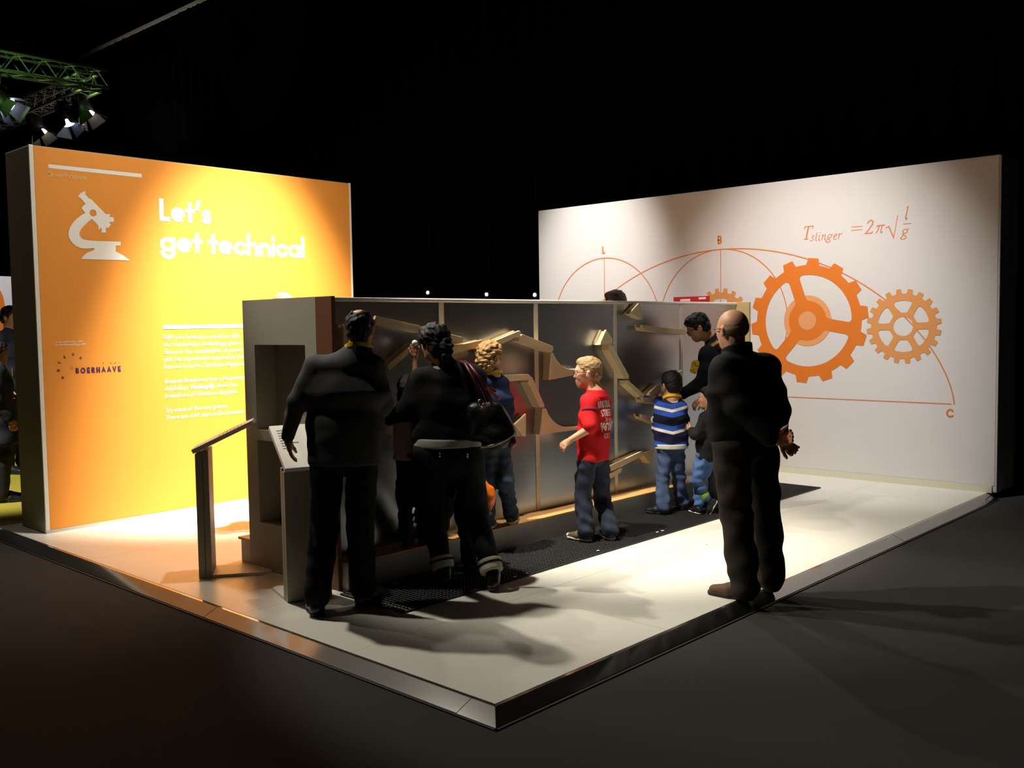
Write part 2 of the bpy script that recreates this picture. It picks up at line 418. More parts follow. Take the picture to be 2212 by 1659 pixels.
def text(mb, t, x, y, xh, put, wt=0.15, track=0.12, xs=1.0, width=None, rot=0.0):
    """wt, track in x-heights; skeleton is inset so outlines meet baseline and x-height"""
    if width:
        n = len(t); cur = text_width(t, track, xs, wt); xs = xs*(width/xh-(cur-sum(GL[c][0]*xs if c != ' ' else .55*xs for c in t)))/sum(GL[c][0]*xs if c != ' ' else .55*xs for c in t)
    pen = 0.0; cr, sr = math.cos(rot), math.sin(rot)
    for ch in t:
        if ch == ' ': pen += 0.55*xs; continue
        adv, st = GL[ch]
        for s in st:
            pts = []
            for (px, py) in s:
                qx = (pen+wt/2+px*xs)*xh; qy = (wt/2+py*(1-wt))*xh if 0 <= py <= 1 else ((wt/2+(py-(0 if py < 0 else wt))) * xh if py > 1 else (wt/2+py)*xh)
                pts.append((x+qx*cr-qy*sr, y+qx*sr+qy*cr))
            stroke(mb, pts, wt*xh, put)
        pen += adv*xs+wt+track
    return pen*xh


from mathutils.geometry import tessellate_polygon


def poly(mb, loops, put):
    """flat polygon with holes"""
    L = [[Vector((p[0], p[1], 0)) for p in lp] for lp in loops]; tri = tessellate_polygon(L)
    flat = [p for lp in loops for p in lp]; mb.add([put(*p) for p in flat], [tuple(t) for t in tri])


# ------------------------------------------------------------------ orange wall
OY = 5.301
ow = thing('exhibition_wall', 'tall orange exhibition wall printed with white heading and microscope', 'wall', (1.77, 5.56, 0))
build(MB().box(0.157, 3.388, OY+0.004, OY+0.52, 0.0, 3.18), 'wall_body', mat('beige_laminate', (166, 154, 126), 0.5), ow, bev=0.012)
build(MB().box(0.192, 3.362, OY-0.001, OY+0.02, 0.03, 3.172), 'orange_panel', M_orange, ow)
for ex in (0.155, 3.364): build(MB().box(ex, ex+0.036 if ex < 1 else ex+0.026, OY-0.001, OY+0.02, 0.0, 3.181), 'edge_trim', M_white, ow, bev=0.004)
build(MB().box(0.157, 3.388, OY-0.006, OY+0.004, 0.0, 0.028), 'plinth', mat('grey_plinth', (196, 190, 176), 0.6), ow)
PO = lambda x, z: (x, OY-0.0025-LAYER[0]*.00015, z)


def deco(mb, name, m, par, label=None):
    o = build(mb, name, m, par)
    if label: o['label'] = label
    return o


m_ = MB(); poly(m_, [[(0.303, 3.006), (1.098, 3.008), (1.098, 3.040), (0.303, 3.037)]], PO); deco(m_, 'print_bar', M_print_white, ow)
m_ = MB(); text(m_, 'Boerhaave', 0.303, 2.938, 0.028, PO, 0.24, 0.1, width=0.31); deco(m_, 'lettering', M_print_grey, ow, 'small pale lettering reading Boerhaave')
m_ = MB(); text(m_, "Let's", 1.25, 2.642, 0.132, PO, 0.30, 0.07, width=0.507); deco(m_, 'lettering', M_print_white, ow, "bold white heading Let's")
m_ = MB(); text(m_, 'get technical', 1.245, 2.37, 0.132, PO, 0.30, 0.07, width=1.54); deco(m_, 'lettering', M_print_white, ow, 'bold white heading get technical')
m_ = MB(); poly(m_, [[(1.24, 1.676), (2.25, 1.676), (2.25, 1.713), (1.24, 1.713)]], PO); deco(m_, 'print_bar', M_print_white, ow)
para = [("Shift your brain into overdrive with", 1.583), ("our transmission technology games,", 1.517), ("discover the complexities of curves", 1.450), ("with fun experiments inspired by the", 1.384), ("famous inventor Christiaan Huygens.", 1.318),
        ("Museum Boerhaave has a fun interactive", 1.186), ("exhibition: ", 1.120), ("inventions of Christiaan Huygens.", 1.054), ("Try some of the new games.", 0.924), ("There are a lot more in the museum.", 0.858)]
for t_, z_ in para:
    m_ = MB(); text(m_, t_, 1.24, z_, 0.0275, PO, 0.2, 0.17, xs=0.72)
    if t_.startswith('exhib'):
        e_ = text_width('exhibition:', 0.17, 0.72, 0.2)*0.0275+1.24+0.02
        w_ = text(m_, 'Vindingrijk', e_, z_, 0.0275, PO, 0.34, 0.1, xs=0.72); text(m_, 'about the', e_+w_+0.016, z_, 0.0275, PO, 0.2, 0.17, xs=0.72)
    deco(m_, 'lettering', M_print_white, ow)
for t_, z_, w_ in (('In co-operation with:', 1.575, 0.225), ('In samenwerking with:', 1.553, 0.248)):
    m_ = MB(); text(m_, t_, 0.30, z_, 0.011, PO, 0.22, 0.12, width=w_); deco(m_, 'lettering', M_print_white, ow)
m_ = MB(); text(m_, 'BOERHAAVE', 0.453, 1.313, 0.032, PO, 0.34, 0.42, xs=0.6, width=0.387); deco(m_, 'lettering', M_print_violet, ow, 'violet museum logo lettering')
m_ = MB()
for ch, (x_, z_), a_ in zip('MUSEUM', ((0.343, 1.284), (0.312, 1.347), (0.322, 1.412), (0.37, 1.457), (0.439, 1.474), (0.499, 1.444)), (125, 95, 65, 28, -8, -40)):
    r_ = math.radians(a_); text(m_, ch, x_-0.010*math.cos(r_)+0.012*math.sin(r_), z_-0.012*math.cos(r_)-0.010*math.sin(r_), 0.0165, PO, 0.3, 0, xs=0.75, rot=r_)
stroke(m_, [(0.423+0.012*math.cos(t*math.pi/8), 1.362+0.012*math.sin(t*math.pi/8)) for t in range(17)], 0.002, PO)
text(m_, 'LEIDEN', 0.650, 1.386, 0.0068, PO, 0.25, 3.6, width=0.19)
deco(m_, 'logo_letters', M_print_violet, ow)
MIC = [(0.534, 2.793), (0.555, 2.824), (0.597, 2.846), (0.593, 2.816), (0.63, 2.781), (0.636, 2.787), (0.762, 2.665), (0.804, 2.668), (0.794, 2.644), (0.831, 2.643), (0.831, 2.605), (0.786, 2.599), (0.804, 2.579), (0.778, 2.545), (0.76, 2.555), (0.758, 2.508), (0.719, 2.505), (0.721, 2.547), (0.696, 2.528), (0.692, 2.566), (0.643, 2.615), (0.615, 2.595), (0.591, 2.571), (0.562, 2.543), (0.542, 2.515), (0.533, 2.497), (0.532, 2.478), (0.538, 2.46), (0.551, 2.446), (0.572, 2.438), (0.597, 2.434), (0.674, 2.432), (0.884, 2.437), (0.882, 2.404), (0.839, 2.402), (0.837, 2.351), (0.901, 2.321), (0.964, 2.278), (0.541, 2.274), (0.545, 2.285), (0.56, 2.305), (0.593, 2.331), (0.65, 2.354), (0.651, 2.372), (0.594, 2.364), (0.562, 2.363), (0.536, 2.365), (0.505, 2.377), (0.479, 2.396), (0.46, 2.417), (0.447, 2.44), (0.441, 2.46), (0.441, 2.48), (0.447, 2.51), (0.46, 2.539), (0.482, 2.573), (0.511, 2.606), (0.55, 2.638), (0.589, 2.661), (0.56, 2.697), (0.568, 2.715), (0.593, 2.737), (0.556, 2.781)]
m_ = MB(); poly(m_, [MIC, [(0.654+0.03*math.cos(t*math.pi/8), 2.666+0.03*math.sin(t*math.pi/8)) for t in range(16)]], PO)
deco(m_, 'microscope_print', M_print_white, ow, 'white microscope pictogram')

# ------------------------------------------------------------------ white wall with gears
WX = 6.770
ww = thing('exhibition_wall', 'long white exhibition wall printed with orange gears and pendulum formula', 'wall', (7.04, 2.79, 0))
build(MB().box(WX+0.004, WX+0.54, -0.081, 5.657, 0.0, 3.18), 'wall_body', M_wallwhite, ww, bev=0.012)
build(MB().box(WX-0.001, WX+0.01, -0.06, 5.64, 0.07, 3.175), 'white_panel', M_wallwhite, ww)
build(MB().box(WX-0.012, WX+0.004, -0.04, 5.657, 0.0, 0.068), 'skirting_board', mat('cream_skirting', (226, 220, 196), 0.6), ww)
PWn = lambda d: (lambda s, z: (WX-0.001-d-LAYER[0]*.00008, -s, z))     # s = minus y: grows to the right as one looks at the wall
P1 = PWn(0.0015)
RC = 0.828
for cy, top in ((4.553, 2.49), (2.887, 2.492)):
    m_ = MB(); stroke(m_, [(-cy+RC*math.cos(a), top-RC+RC*math.sin(a)) for a in [math.pi*2*i/72 for i in range(73)]], 0.0115, P1)
    stroke(m_, [(-cy, top), (-cy, top-2*RC)], 0.0095, P1); deco(m_, 'circle_line', M_line, ww)
m_ = MB(); stroke(m_, [(-2.85+(RC*0.975)*(t+math.sin(t)), 0.834+RC*(1+math.cos(t))) for t in [-math.pi+2*math.pi*i/90 for i in range(91)]], 0.0125, P1)
deco(m_, 'cycloid_line', M_line, ww)
m_ = MB(); stroke(m_, [(-5.40, 0.838), (-0.345, 0.832)], 0.0095, P1); deco(m_, 'base_line', M_line, ww)
for ch, s_, z_, h_ in (('L', -4.583, 2.543, 0.060), ('B', -2.925, 2.55, 0.066), ('C', -0.388, 0.70, 0.057)):
    m_ = MB(); text(m_, ch, s_, z_, h_, P1, 0.30, 0, xs=0.72); deco(m_, 'letter', M_ink, ww)


def gear(c, ro, rr, ri, rh, rhole, n, ph, spokes, sw, tw, m, d, name, fil=0.05):
    cs, cz = -c[0], c[1]; P = PWn(d); mb = MB()
    R = lambda r, a: (cs+r*math.cos(a), cz+r*math.sin(a))

    def ring(r0, r1, k=96):
        v = [P(*R(r0, 2*math.pi*i/k)) for i in range(k)]+[P(*R(r1, 2*math.pi*i/k)) for i in range(k)]
        mb.add(v, [(i, (i+1) % k, k+(i+1) % k, k+i) for i in range(k)])
    LAYER[0] = 0; ring(ri, rr+0.001); ring(rhole, rh) if rhole else poly(mb, [[R(rh, 2*math.pi*i/48) for i in range(48)]], P)
    LAYER[0] = 3
    for i in range(n):
        a = ph+2*math.pi*i/n; b0 = tw*1.25; b1 = tw*0.92
        mb.add([P(*R(rr-0.006, a-b0/rr)), P(*R(rr-0.006, a+b0/rr)), P(*R(ro, a+b1/ro)), P(*R(ro, a-b1/ro))], [(0, 1, 2, 3)])
    for a in spokes:
        d_ = np.array([math.cos(a), math.sin(a)]); t_ = np.array([-d_[1], d_[0]]); c_ = np.array([cs, cz])
        q = [c_+d_*rh*0.9-t_*sw/2, c_+d_*(ri+0.01)-t_*sw/2, c_+d_*(ri+0.01)+t_*sw/2, c_+d_*rh*0.9+t_*sw/2]
        LAYER[0] = 6; mb.add([P(*p) for p in q], [(0, 1, 2, 3)]); LAYER[0] = 9
        for sg in (-1, 1):
            for rad, dirn in ((ri, -1), (rh, 1)):
                f = fil if rad == ri else fil*0.7
                k0 = c_+d_*math.sqrt(rad*rad-sw*sw/4)+t_*sg*sw/2
                th = math.atan2(k0[1]-cz, k0[0]-cs); e2 = np.array(R(rad, th+sg*f/rad)); e1 = k0+d_*dirn*f
                cu = [(1-u)**2*e1+2*u*(1-u)*k0+u*u*e2 for u in (0, .25, .5, .75, 1)]
                mb.add([P(*p) for p in [k0]+cu], [(0, i, i+1) for i in range(1, 5)])
    return deco(mb, name, m, ww)


def ring_print(c, r0, r1, m, d, name):
    mb = MB(); P = PWn(d); k = 72; cs, cz = -c[0], c[1]
    if r0 == 0: poly(mb, [[(cs+r1*math.cos(2*math.pi*i/k), cz+r1*math.sin(2*math.pi*i/k)) for i in range(k)]], P)
    else: mb.add([P(cs+r*math.cos(2*math.pi*i/k), cz+r*math.sin(2*math.pi*i/k)) for r in (r0, r1) for i in range(k)], [(i, (i+1) % k, k+(i+1) % k, k+i) for i in range(k)])
    return deco(mb, name, m, ww)


GC = (1.83, 1.662)
gear((2.885, 1.675), 0.375, 0.325, 0.257, 0.137, 0.097, 20, math.radians(8), [math.radians(1+60*i) for i in range(6)], 0.066, 0.026, M_ink2, 0.0018, 'small_gear_print', 0.03)
ring_print(GC, 0.20, 0.271, M_ink3, 0.002, 'pale_ring_print')
gear(GC, 0.668, 0.595, 0.490, 0.214, 0, 14, math.radians(7.2), [math.radians(-10.6+120*i) for i in range(3)], 0.128, 0.062, M_ink, 0.003, 'large_gear_print')
ring_print(GC, 0, 0.10, M_ink3, 0.004, 'hub_disc_print')
gear((0.811, 1.592), 0.373, 0.325, 0.257, 0.137, 0.097, 20, math.radians(7.6), [math.radians(1+60*i) for i in range(6)], 0.066, 0.026, M_ink2, 0.003, 'small_gear_print', 0.03)

# formula: T_slinger = 2 pi root(l/g), drawn with a broad nib
nib = lambda wmax, wmin, ang=math.radians(18): (lambda d: wmin+(wmax-wmin)*abs(d[0]*math.sin(ang)-d[1]*math.cos(ang)))
def form(pts, x, z, sx, sz, wmax, wmin, slant=0.22):
    stroke(m_, [(x+p[0]*sx+p[1]*sz*slant, z+p[1]*sz) for p in pts], nib(wmax, wmin), P1, cap=False)


m_ = MB()
X0 = -1.875
form([(.3, 0), (.3, 1)], X0, 2.531, .085, .135, .017, .006); form([(0, 0), (.62, 0)], X0, 2.533, .085, .135, .01, .005)
form([(-.25, .80), (-.16, .99), (.92, .99), (.88, .80)], X0, 2.531, .085, .135, .011, .006)
X1, SZ, ZB = -1.803, 0.058, 2.507
xx = X1
SL = {'s': (.55, [[(.52, .82), (.4, .98), (.2, .95), (.12, .75), (.4, .42), (.4, .15), (.22, 0), (.0, .06), (-.05, .2)]]),
      'l': (.34, [[(.1, 1.5), (.1, .15), (.2, 0), (.34, .12)]]), 'i': (.34, [[(0, .8), (.1, .98), (.1, .15), (.2, 0), (.34, .12)], [(.13, 1.32), (.13, 1.45)]]),
      'n': (.72, [[(-.02, .85), (.1, .98), (.1, 0)], [(.1, .6), (.3, .92), (.48, .95), (.5, .75), (.5, .12), (.58, 0), (.72, .12)]]),
      'g': (.7, [arc(.28, .66, .25, .3, 0, 360, 16), [(.45, .9), (.7, .97)], [(.15, .38), (.05, .2), (.4, .02), (.5, -.2), (.35, -.42), (.05, -.45), (-.12, -.28), (.02, -.05), (.12, .02)]]),
      'e': (.55, [[(.06, .45), (.4, .6), (.46, .85), (.3, .99), (.1, .75), (.05, .35), (.16, .02), (.35, .02), (.52, .2)]]),
      'r': (.5, [[(-.02, .85), (.1, .98), (.1, 0)], [(.1, .55), (.28, .9), (.45, .97), (.5, .85)]])}
for ch in 'slinger':
    a_, st_ = SL[ch]
    for s_ in st_: form(s_, xx, ZB, SZ*1.35, SZ, .0085, .0035)
    xx += (a_+.10)*SZ*1.38
for z_ in (2.620, 2.586): stroke(m_, [(-1.348, z_), (-1.239, z_)], .0065, P1)
form([(0.1, .75), (.2, .92), (.42, 1.0), (.62, .88), (.6, .68), (.3, .3), (0, .03), (.1, .03), (.62, .03), (.7, .15)], -1.205, 2.539, .105, .135, .015, .006, .12)
form([(-.05, .82), (.1, .99), (1, .99)], -1.098, 2.540, .078, .074, .012, .008); form([(.28, .95), (.22, .3), (.05, 0)], -1.098, 2.540, .078, .074, .010, .006); form([(.68, .95), (.62, .25), (.74, 0), (.9, .12)], -1.098, 2.540, .078, .074, .011, .006)
stroke(m_, [(-.993, 2.583), (-.965, 2.599)], .006, P1); stroke(m_, [(-.966, 2.600), (-.914, 2.480)], .0135, P1, cap=False); stroke(m_, [(-.915, 2.474), (-.875, 2.701)], .0055, P1)
form([(.0, .9), (.12, 1.0), (.12, .12), (.2, 0), (.32, .1)], -.812, 2.654, .09, .123, .012, .005)
stroke(m_, [(-.818, 2.608), (-.744, 2.608)], .005, P1)
for s_ in SL['g'][1]: form(s_, -.832, 2.489, .086, .070, .011, .005, .15)
deco(m_, 'formula_print', M_line, ww, 'thin orange pendulum formula')

# ------------------------------------------------------------------ ball-track wall unit
YP, YF, YB = 2.154, 2.006, 3.025          # steel face, front edge of the end boards, back of the unit
MX0, MX1, MZ = 0.661, 5.84, 1.862
mz = thing('ball_track_wall', 'long low wall unit with steel panels for wooden ball tracks', 'wall unit', (3.2, 2.6, 0))
build(MB().box(1.08, MX1, YP+0.012, YB-0.012, 0.0, MZ-0.03), 'core', M_white, mz)
fr = MB()
fr.box(MX0, MX0+0.03, 2.887, YB, 0, MZ).box(MX0, MX0+0.03, YP+0.02, 2.297, 0, MZ).box(MX0, MX0+0.03, 2.297, 2.887, 1.556, MZ)
fr.box(MX0, MX0+0.03, 2.297, 2.887, 0.902, 0.973).box(MX0, MX0+0.03, 2.297, 2.887, 0, 0.332)
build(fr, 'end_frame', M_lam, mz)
nb = MB()
nb.box(MX0+0.03, 1.08, YP+0.02, YP+0.04, 0, MZ-0.03).box(MX0+0.03, 1.08, YB-0.03, YB-0.012, 0, MZ-0.03)
nb.box(MX0+0.03, 1.08, YP+0.04, YB-0.03, 0.30, 0.325).box(MX0+0.03, 1.08, YP+0.04, YB-0.03, 0.90, 0.97)
nb.box(MX0+0.03, 1.08, 2.887, 2.905, 0.0, 1.56).box(MX0+0.03, 1.08, 2.28, 2.297, 0.0, 1.56).box(MX0+0.16, MX0+0.175, 2.297, 2.887, 0.97, 1.56)
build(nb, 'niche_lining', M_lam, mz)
bl = MB(); random.seed(3)
for i in range(26): bl.sphere((MX0+0.08+random.random()*0.28, 2.33+random.random()*0.5, 0.345+random.random()*0.02), 0.022, 8)
o_ = build(bl, 'ball_heap', mat('dark_balls', (46, 24, 18), 0.35), mz, smooth=True); o_['kind'] = 'stuff'
build(MB().box(MX0, MX0+0.03, YF, YP+0.02, 0, MZ), 'end_board', M_board, mz, bev=0.003)
build(MB().box(MX1, MX1+0.03, YF, YB, 0, MZ), 'end_board', mat('pale_end_board', (196, 168, 112), 0.55, var=0.08, vscale=8, stretch=(8, 8, 1)), mz, bev=0.003)
build(MB().box(MX0+0.03, MX1, YP-0.006, YB, MZ-0.03, MZ-0.002), 'top_cap', mat('pale_top_trim', (240, 236, 226), 0.4), mz, bev=0.007)
edges = [MX0+0.03, 1.703, 1.749, 2.717, 2.763, 3.752, 3.798, 4.792, 4.838, MX1]
for i in range(5):
    build(MB().box(edges[2*i], edges[2*i+1], YP, YP+0.012, 0.17, MZ-0.03), 'steel_panel', M_steel, mz)
    if i < 4: build(MB().box(edges[2*i+1], edges[2*i+2], YP-0.004, YP+0.012, 0.17, MZ-0.03), 'divider_strip', M_divider, mz)
for i in range(5):
    build(MB().box(edges[2*i], edges[2*i+1]+(0.046 if i < 4 else 0), YB-0.012, YB, 0.17, MZ-0.03), 'steel_panel', M_steel, mz)

for nm, y0, y1, sg in (('front', 1.946, YP, -1), ('rear', YB, 3.19, 1)):
    bn = thing('step_bench', {'front': 'long low white step with birch top below the steel panels facing the mat', 'rear': 'low white step with wooden top on the orange wall side of the unit'}[nm], 'step', (3.2, (y0+y1)/2, 0))
    build(MB().box(MX0+0.032, MX1, y0, y1, 0.0, 0.165), 'riser', mat('grey_riser', (196, 194, 188), 0.5), bn)
    yy0, yy1 = (y0-0.012, y1) if sg < 0 else (y0, y1+0.012)
    build(MB().box(MX0+0.032-(0.02 if sg > 0 else 0), MX1, yy0, yy1, 0.165, 0.183), 'tread', M_bench, bn, bev=0.004)

# ------------------------------------------------------------------ loose wooden tracks held on the steel
YT = YP-0.08


def track(px, ntop, label, groove=0.022):
    P = [on_y(x, y, YT) for x, y in px]; c = sum(P)/len(P)
    t = unit(P[ntop-1]-P[0]); n = np.array([-t[2], 0, t[0]]);
    if n @ (c-(P[0]+P[ntop-1])/2) > 0: n = -n
    L = []
    for i, p in enumerate(P):
        if i < ntop:
            a = P[max(i-1, 0)]; b = P[min(i+1, ntop-1)]; tt = unit(b-a); nn = np.array([-tt[2], 0, tt[0]]); nn = nn if nn @ n > 0 else -nn
            L.append(p-nn*groove)
        else: L.append(p)
    o = thing('wooden_track', label, 'wooden track', (c[0], YP, c[2]), 'loose wooden ball tracks on the steel panels')
    d1 = YP-0.0005
    build(MB().prism(P, None, (0, 0.02, 0)), 'front_lip', M_wood, o, bev=0.0015)
    build(MB().prism([(p[0], YT+0.02, p[2]) for p in L], None, (0, 0.04, 0)), 'groove_bed', M_wood, o)
    build(MB().prism([(p[0], YT+0.06, p[2]) for p in P], None, (0, d1-YT-0.06, 0)), 'back_lip', M_wood, o, bev=0.0015)


track([(742, 700), (790, 700), (790, 760), (742, 760)], 2, 'upright wooden block beside the brown end board, behind the head of the man in grey')
track([(812, 682), (908, 704), (911, 709), (905, 719), (815, 698), (810, 690)], 2, 'straight wooden track sloping down right between the two black haired adults')
track([(837, 789), (891, 742), (894, 755), (841, 801)], 2, 'wooden track rising steeply right towards the raised hand with the ball')
track([(914, 707), (998, 728), (1001, 735), (995, 742), (918, 722)], 2, 'wooden track end showing right of the dark haired woman')
track([(972, 750), (1042, 734), (1046, 748), (973, 766)], 2, 'gently rising wooden track left of the blond curly head')
track([(1036, 750), (1123, 714), (1126, 719), (1123, 725), (1040, 765)], 2, 'brightly topped wooden track rising right above the blond curly head')
track([(1129, 722), (1195, 748), (1196, 756), (1191, 762), (1121, 737), (1122, 728)], 2, 'straight wooden track falling right across the second divider')
track([(1195, 762), (1199, 771), (1204, 779), (1212.6, 790), (1221.6, 795.5), (1232.5, 798), (1243, 797.5), (1258, 796), (1258, 807), (1188, 821), (1190, 763)], 8, 'upper curved wooden ramp left of the head of the boy in red')
track([(1089, 810), (1142, 808), (1146, 813), (1141, 821.5), (1089, 824)], 2, 'level wooden track at the shoulder of the navy sweater boy')
track([(1150, 815), (1176, 875), (1176, 881), (1166, 880), (1140, 826), (1145, 813)], 2, 'steep wooden track above the lower curved ramp')
track([(1180, 883), (1184.5, 895), (1192.7, 906.5), (1203, 916), (1214, 921), (1228, 923), (1242, 922), (1256, 920), (1256, 927), (1168, 939), (1172, 883)], 8, 'lower curved wooden ramp at elbow height of the boy in red')
track([(1258, 916), (1316, 906), (1323, 908), (1323, 914), (1317, 920), (1260, 927)], 2, 'wooden track end poking out behind the back of the red shirt')
track([(1111, 918), (1136.5, 893.5), (1136, 943), (1130, 943)], 2, 'wedge shaped wooden track right of the handbag')
track([(1088, 846), (1110, 868), (1110, 876), (1090, 876)], 2, 'wooden track tip behind the elbow of the navy sweater boy')
track([(1364.5, 673), (1381, 654.5), (1389, 683), (1387, 690.5), (1364, 678)], 2, 'short pointed wooden track nearest the top edge of the unit')
track([(1298, 738), (1309.8, 712), (1323, 731.5), (1323, 742.5), (1297, 745)], 2, 'short pointed wooden track lit bright above the head of the boy in red')
track([(1322, 745), (1359, 811), (1358, 818.5), (1350, 818.5), (1315, 756), (1316, 744)], 2, 'long steep wooden track crossing the third divider')
track([(1357, 821), (1392, 853), (1391, 857), (1384, 858), (1354, 830), (1353, 822)], 2, 'wooden track slanting down right below the long steep one')
track([(1387, 858), (1440, 864), (1440, 877), (1390, 870)], 2, 'nearly level wooden track left of the yellow collared boy')
track([(1403, 848), (1425, 828), (1428, 838), (1428, 856), (1404, 854)], 2, 'triangular wooden track at the hand of the striped sweater boy')
track([(1386, 701.5), (1455, 710), (1480, 711), (1482, 723), (1458, 722), (1389, 714)], 3, 'long thin wooden track left of the man with glasses')
track([(1460, 807), (1475, 799), (1477, 806), (1472, 812), (1462, 818)], 2, 'wooden track end above the black hair of the striped sweater boy')
track([(1384, 894.5), (1425, 905), (1425, 920), (1387, 905)], 2, 'wooden track left of the elbow of the striped sweater boy')
track([(1319, 1006), (1387, 974.5), (1392, 981), (1391, 984), (1322, 1018), (1316, 1012)], 2, 'low wooden track rising right from the hem of the red shirt')
track([(1391, 978), (1414, 971.5), (1410, 985), (1404, 1001.5), (1391, 984)], 2, 'low pointed wooden track nearest the striped sweater boy')
track([(1290, 1040), (1341, 1010.5), (1345, 1013), (1341, 1021), (1292, 1050)], 2, 'lowest wooden track, close above the step')

# ------------------------------------------------------------------ ring mat
def ring_mat():
    x0, x1, y0, y1, t = 0.616, 6.04, 1.334, 1.925, 0.014; c = 0.0303
    nx = int((x1-x0)/c); ny = int((y1-y0)/c); cx = (x1-x0)/nx; cy = (y1-y0)/ny
    ang = np.arange(8)*math.pi/4+math.pi/8; sq = []
    for a in ang:
        ca, sa = math.cos(a), math.sin(a); m = max(abs(ca), abs(sa)); sq.append((ca/m*cx/2, sa/m*cy/2))
    sq = np.array(sq); ho = np.stack([np.cos(ang), np.sin(ang)], 1)*c*0.33
    I, J = np.meshgrid(np.arange(nx), np.arange(ny), indexing='ij')
    ctr = np.stack([x0+(I.ravel()+.5)*cx, y0+(J.ravel()+.5)*cy], 1); N = len(ctr)
    V = np.zeros((N, 24, 3))
    V[:, :8, :2] = ctr[:, None]+sq; V[:, :8, 2] = t*0.8
    V[:, 8:16, :2] = ctr[:, None]+ho; V[:, 8:16, 2] = t
    V[:, 16:, :2] = ctr[:, None]+ho; V[:, 16:, 2] = 0.002
    F = []
    for i in range(8):
        j = (i+1) % 8; F += [(i, j, 8+j, 8+i), (8+i, 8+j, 16+j, 16+i)]
    F.append(tuple(range(16, 24)))
    off = (np.arange(N)*24)
    faces = [tuple(int(v+o) for v in f) for o in off for f in F]
    mb = MB(); mb.v = V.reshape(-1, 3).tolist(); mb.f = faces
    b = len(mb.v)
    mb.box(x0-0.004, x0, y0-0.004, y1+0.004, 0, t*0.8).box(x1, x1+0.004, y0-0.004, y1+0.004, 0, t*0.8).box(x0, x1, y0-0.004, y0, 0, t*0.8).box(x0, x1, y1, y1+0.004, 0, t*0.8)
    o = build(mb, 'rubber_mat', M_rubber, origin=(3.3, 1.63, 0))
    return tag(o, 'long black rubber ring mat on the white floor along the step', 'mat')


ring_mat()
random.seed(11)
for i, (px, py) in enumerate(((1112, 1246), (1137, 1239), (1292, 1190), (1420, 1150), (1431, 1147), (1526, 1176))):
    p = on_z(px, py, 0.016 if i < 5 else 0.001); m_ = MB(); a = random.random()*3; q = 0.012+0.008*random.random()
    m_.prism([p+np.array([math.cos(a+k)*q, math.sin(a+k)*q*0.6, 0.0]) for k in (0, 1.7, 3.2, 4.6)], None, (0, 0, 0.004))
    tag(build(m_, 'paper_scrap', mat('scrap_white', (225, 225, 225), 0.5), origin=p), ['tiny white scrap on the mat beside the rolled jeans cuff', 'thin white scrap on the front edge of the mat near the black boot', 'tiny white scrap on the front edge of the mat ahead of the boy in red', 'tiny white scrap on the mat between the red boy and the striped boy', 'tiny white scrap on the mat just right of another scrap', 'tiny grey scrap on the white floor left of the old man'][i], 'scrap')

# ------------------------------------------------------------------ lecterns
def lectern(A, u, v, w, d, z0, z1, label, dashes):
    A = np.array([A[0], A[1], 0.0]); u = np.array([u[0], u[1], 0.0]); v = np.array([v[0], v[1], 0.0]); Z = np.array([0, 0, 1.0])
    o = thing('info_lectern', label, 'lectern', A+u*w/2+v*d/2)
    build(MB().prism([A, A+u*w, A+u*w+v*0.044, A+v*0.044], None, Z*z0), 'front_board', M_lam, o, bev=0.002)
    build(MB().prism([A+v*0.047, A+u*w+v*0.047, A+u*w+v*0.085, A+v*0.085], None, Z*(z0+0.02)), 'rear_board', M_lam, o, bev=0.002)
    build(MB().prism([A+v*0.086, A+u*w+v*0.086, A+u*w+v*d*1.02, A+u*w*0.75+v*d*1.22, A+u*w*0.25+v*d*1.22, A+v*d*1.02], None, Z*0.018), 'base_plate', M_white, o, bev=0.002)
    sl = unit(v*d+Z*(z1-z0)); nn = unit(np.cross(sl, u)); nn = nn if nn[2] > 0 else -nn
    L = math.hypot(d, z1-z0); q = A-v*0.01+Z*z0
    build(MB().prism([q, q+u*w, q+u*w+sl*L, q+sl*L], None, nn*0.03), 'sloping_desk', M_white, o, bev=0.002)
    m = MB()
    for k in range(dashes):
        c = q+sl*(L*(0.86-0.06*k))+nn*0.0305+u*w*0.12; e = 0.05+0.03*((k*7) % 3)
        m.prism([c, c+u*e, c+u*e+sl*0.008, c+sl*0.008], None, nn*0.0005)
    build(m, 'printed_lines', mat('grey_print', (110, 105, 100), 0.6), o)
    return o


lectern((.246, 2.99), (.582, .813), (.813, -.582), .27, .40, .84, 1.025, 'white info lectern by the orange wall seen edge on', 8)
lectern((.302, 2.035), (.954, -.30), (.30, .954), .28, .33, .80, 1.03, 'white info lectern beside the hanging hand of the man in grey', 8)

# ------------------------------------------------------------------ neighbouring stand: truss, lamps, panel
TC = np.array([4.43, 13.05, 5.70]); TS = 0.29


def truss(label, a, b, side):
    a = np.array(a); b = np.array(b); d = unit(b-a); L = np.linalg.norm(b-a); s = np.array(side, float); Z = np.array([0, 0, 1.0])
    o = thing('lighting_truss', label, 'truss', a)
    cs = [a, a+s*TS, a+Z*TS, a+s*TS+Z*TS]
    for c in cs: build(MB().tube([c, c+d*L], 0.03, 8), 'chord', M_truss, o, smooth=True)
    n = int(L/0.4)
    for i in range(n):
        p = d*(L*i/n); q = d*(L*(i+0.5)/n); r = d*(L*(i+1)/n); m = MB()
        for f0, f1 in ((cs[0], cs[2]), (cs[1], cs[3]), (cs[0], cs[1]), (cs[2], cs[3])):
            m.tube([f0+p, f1+q], 0.009, 5); m.tube([f1+q, f0+r], 0.009, 5)
        build(m, 'lattice_brace', M_truss, o)
    return o


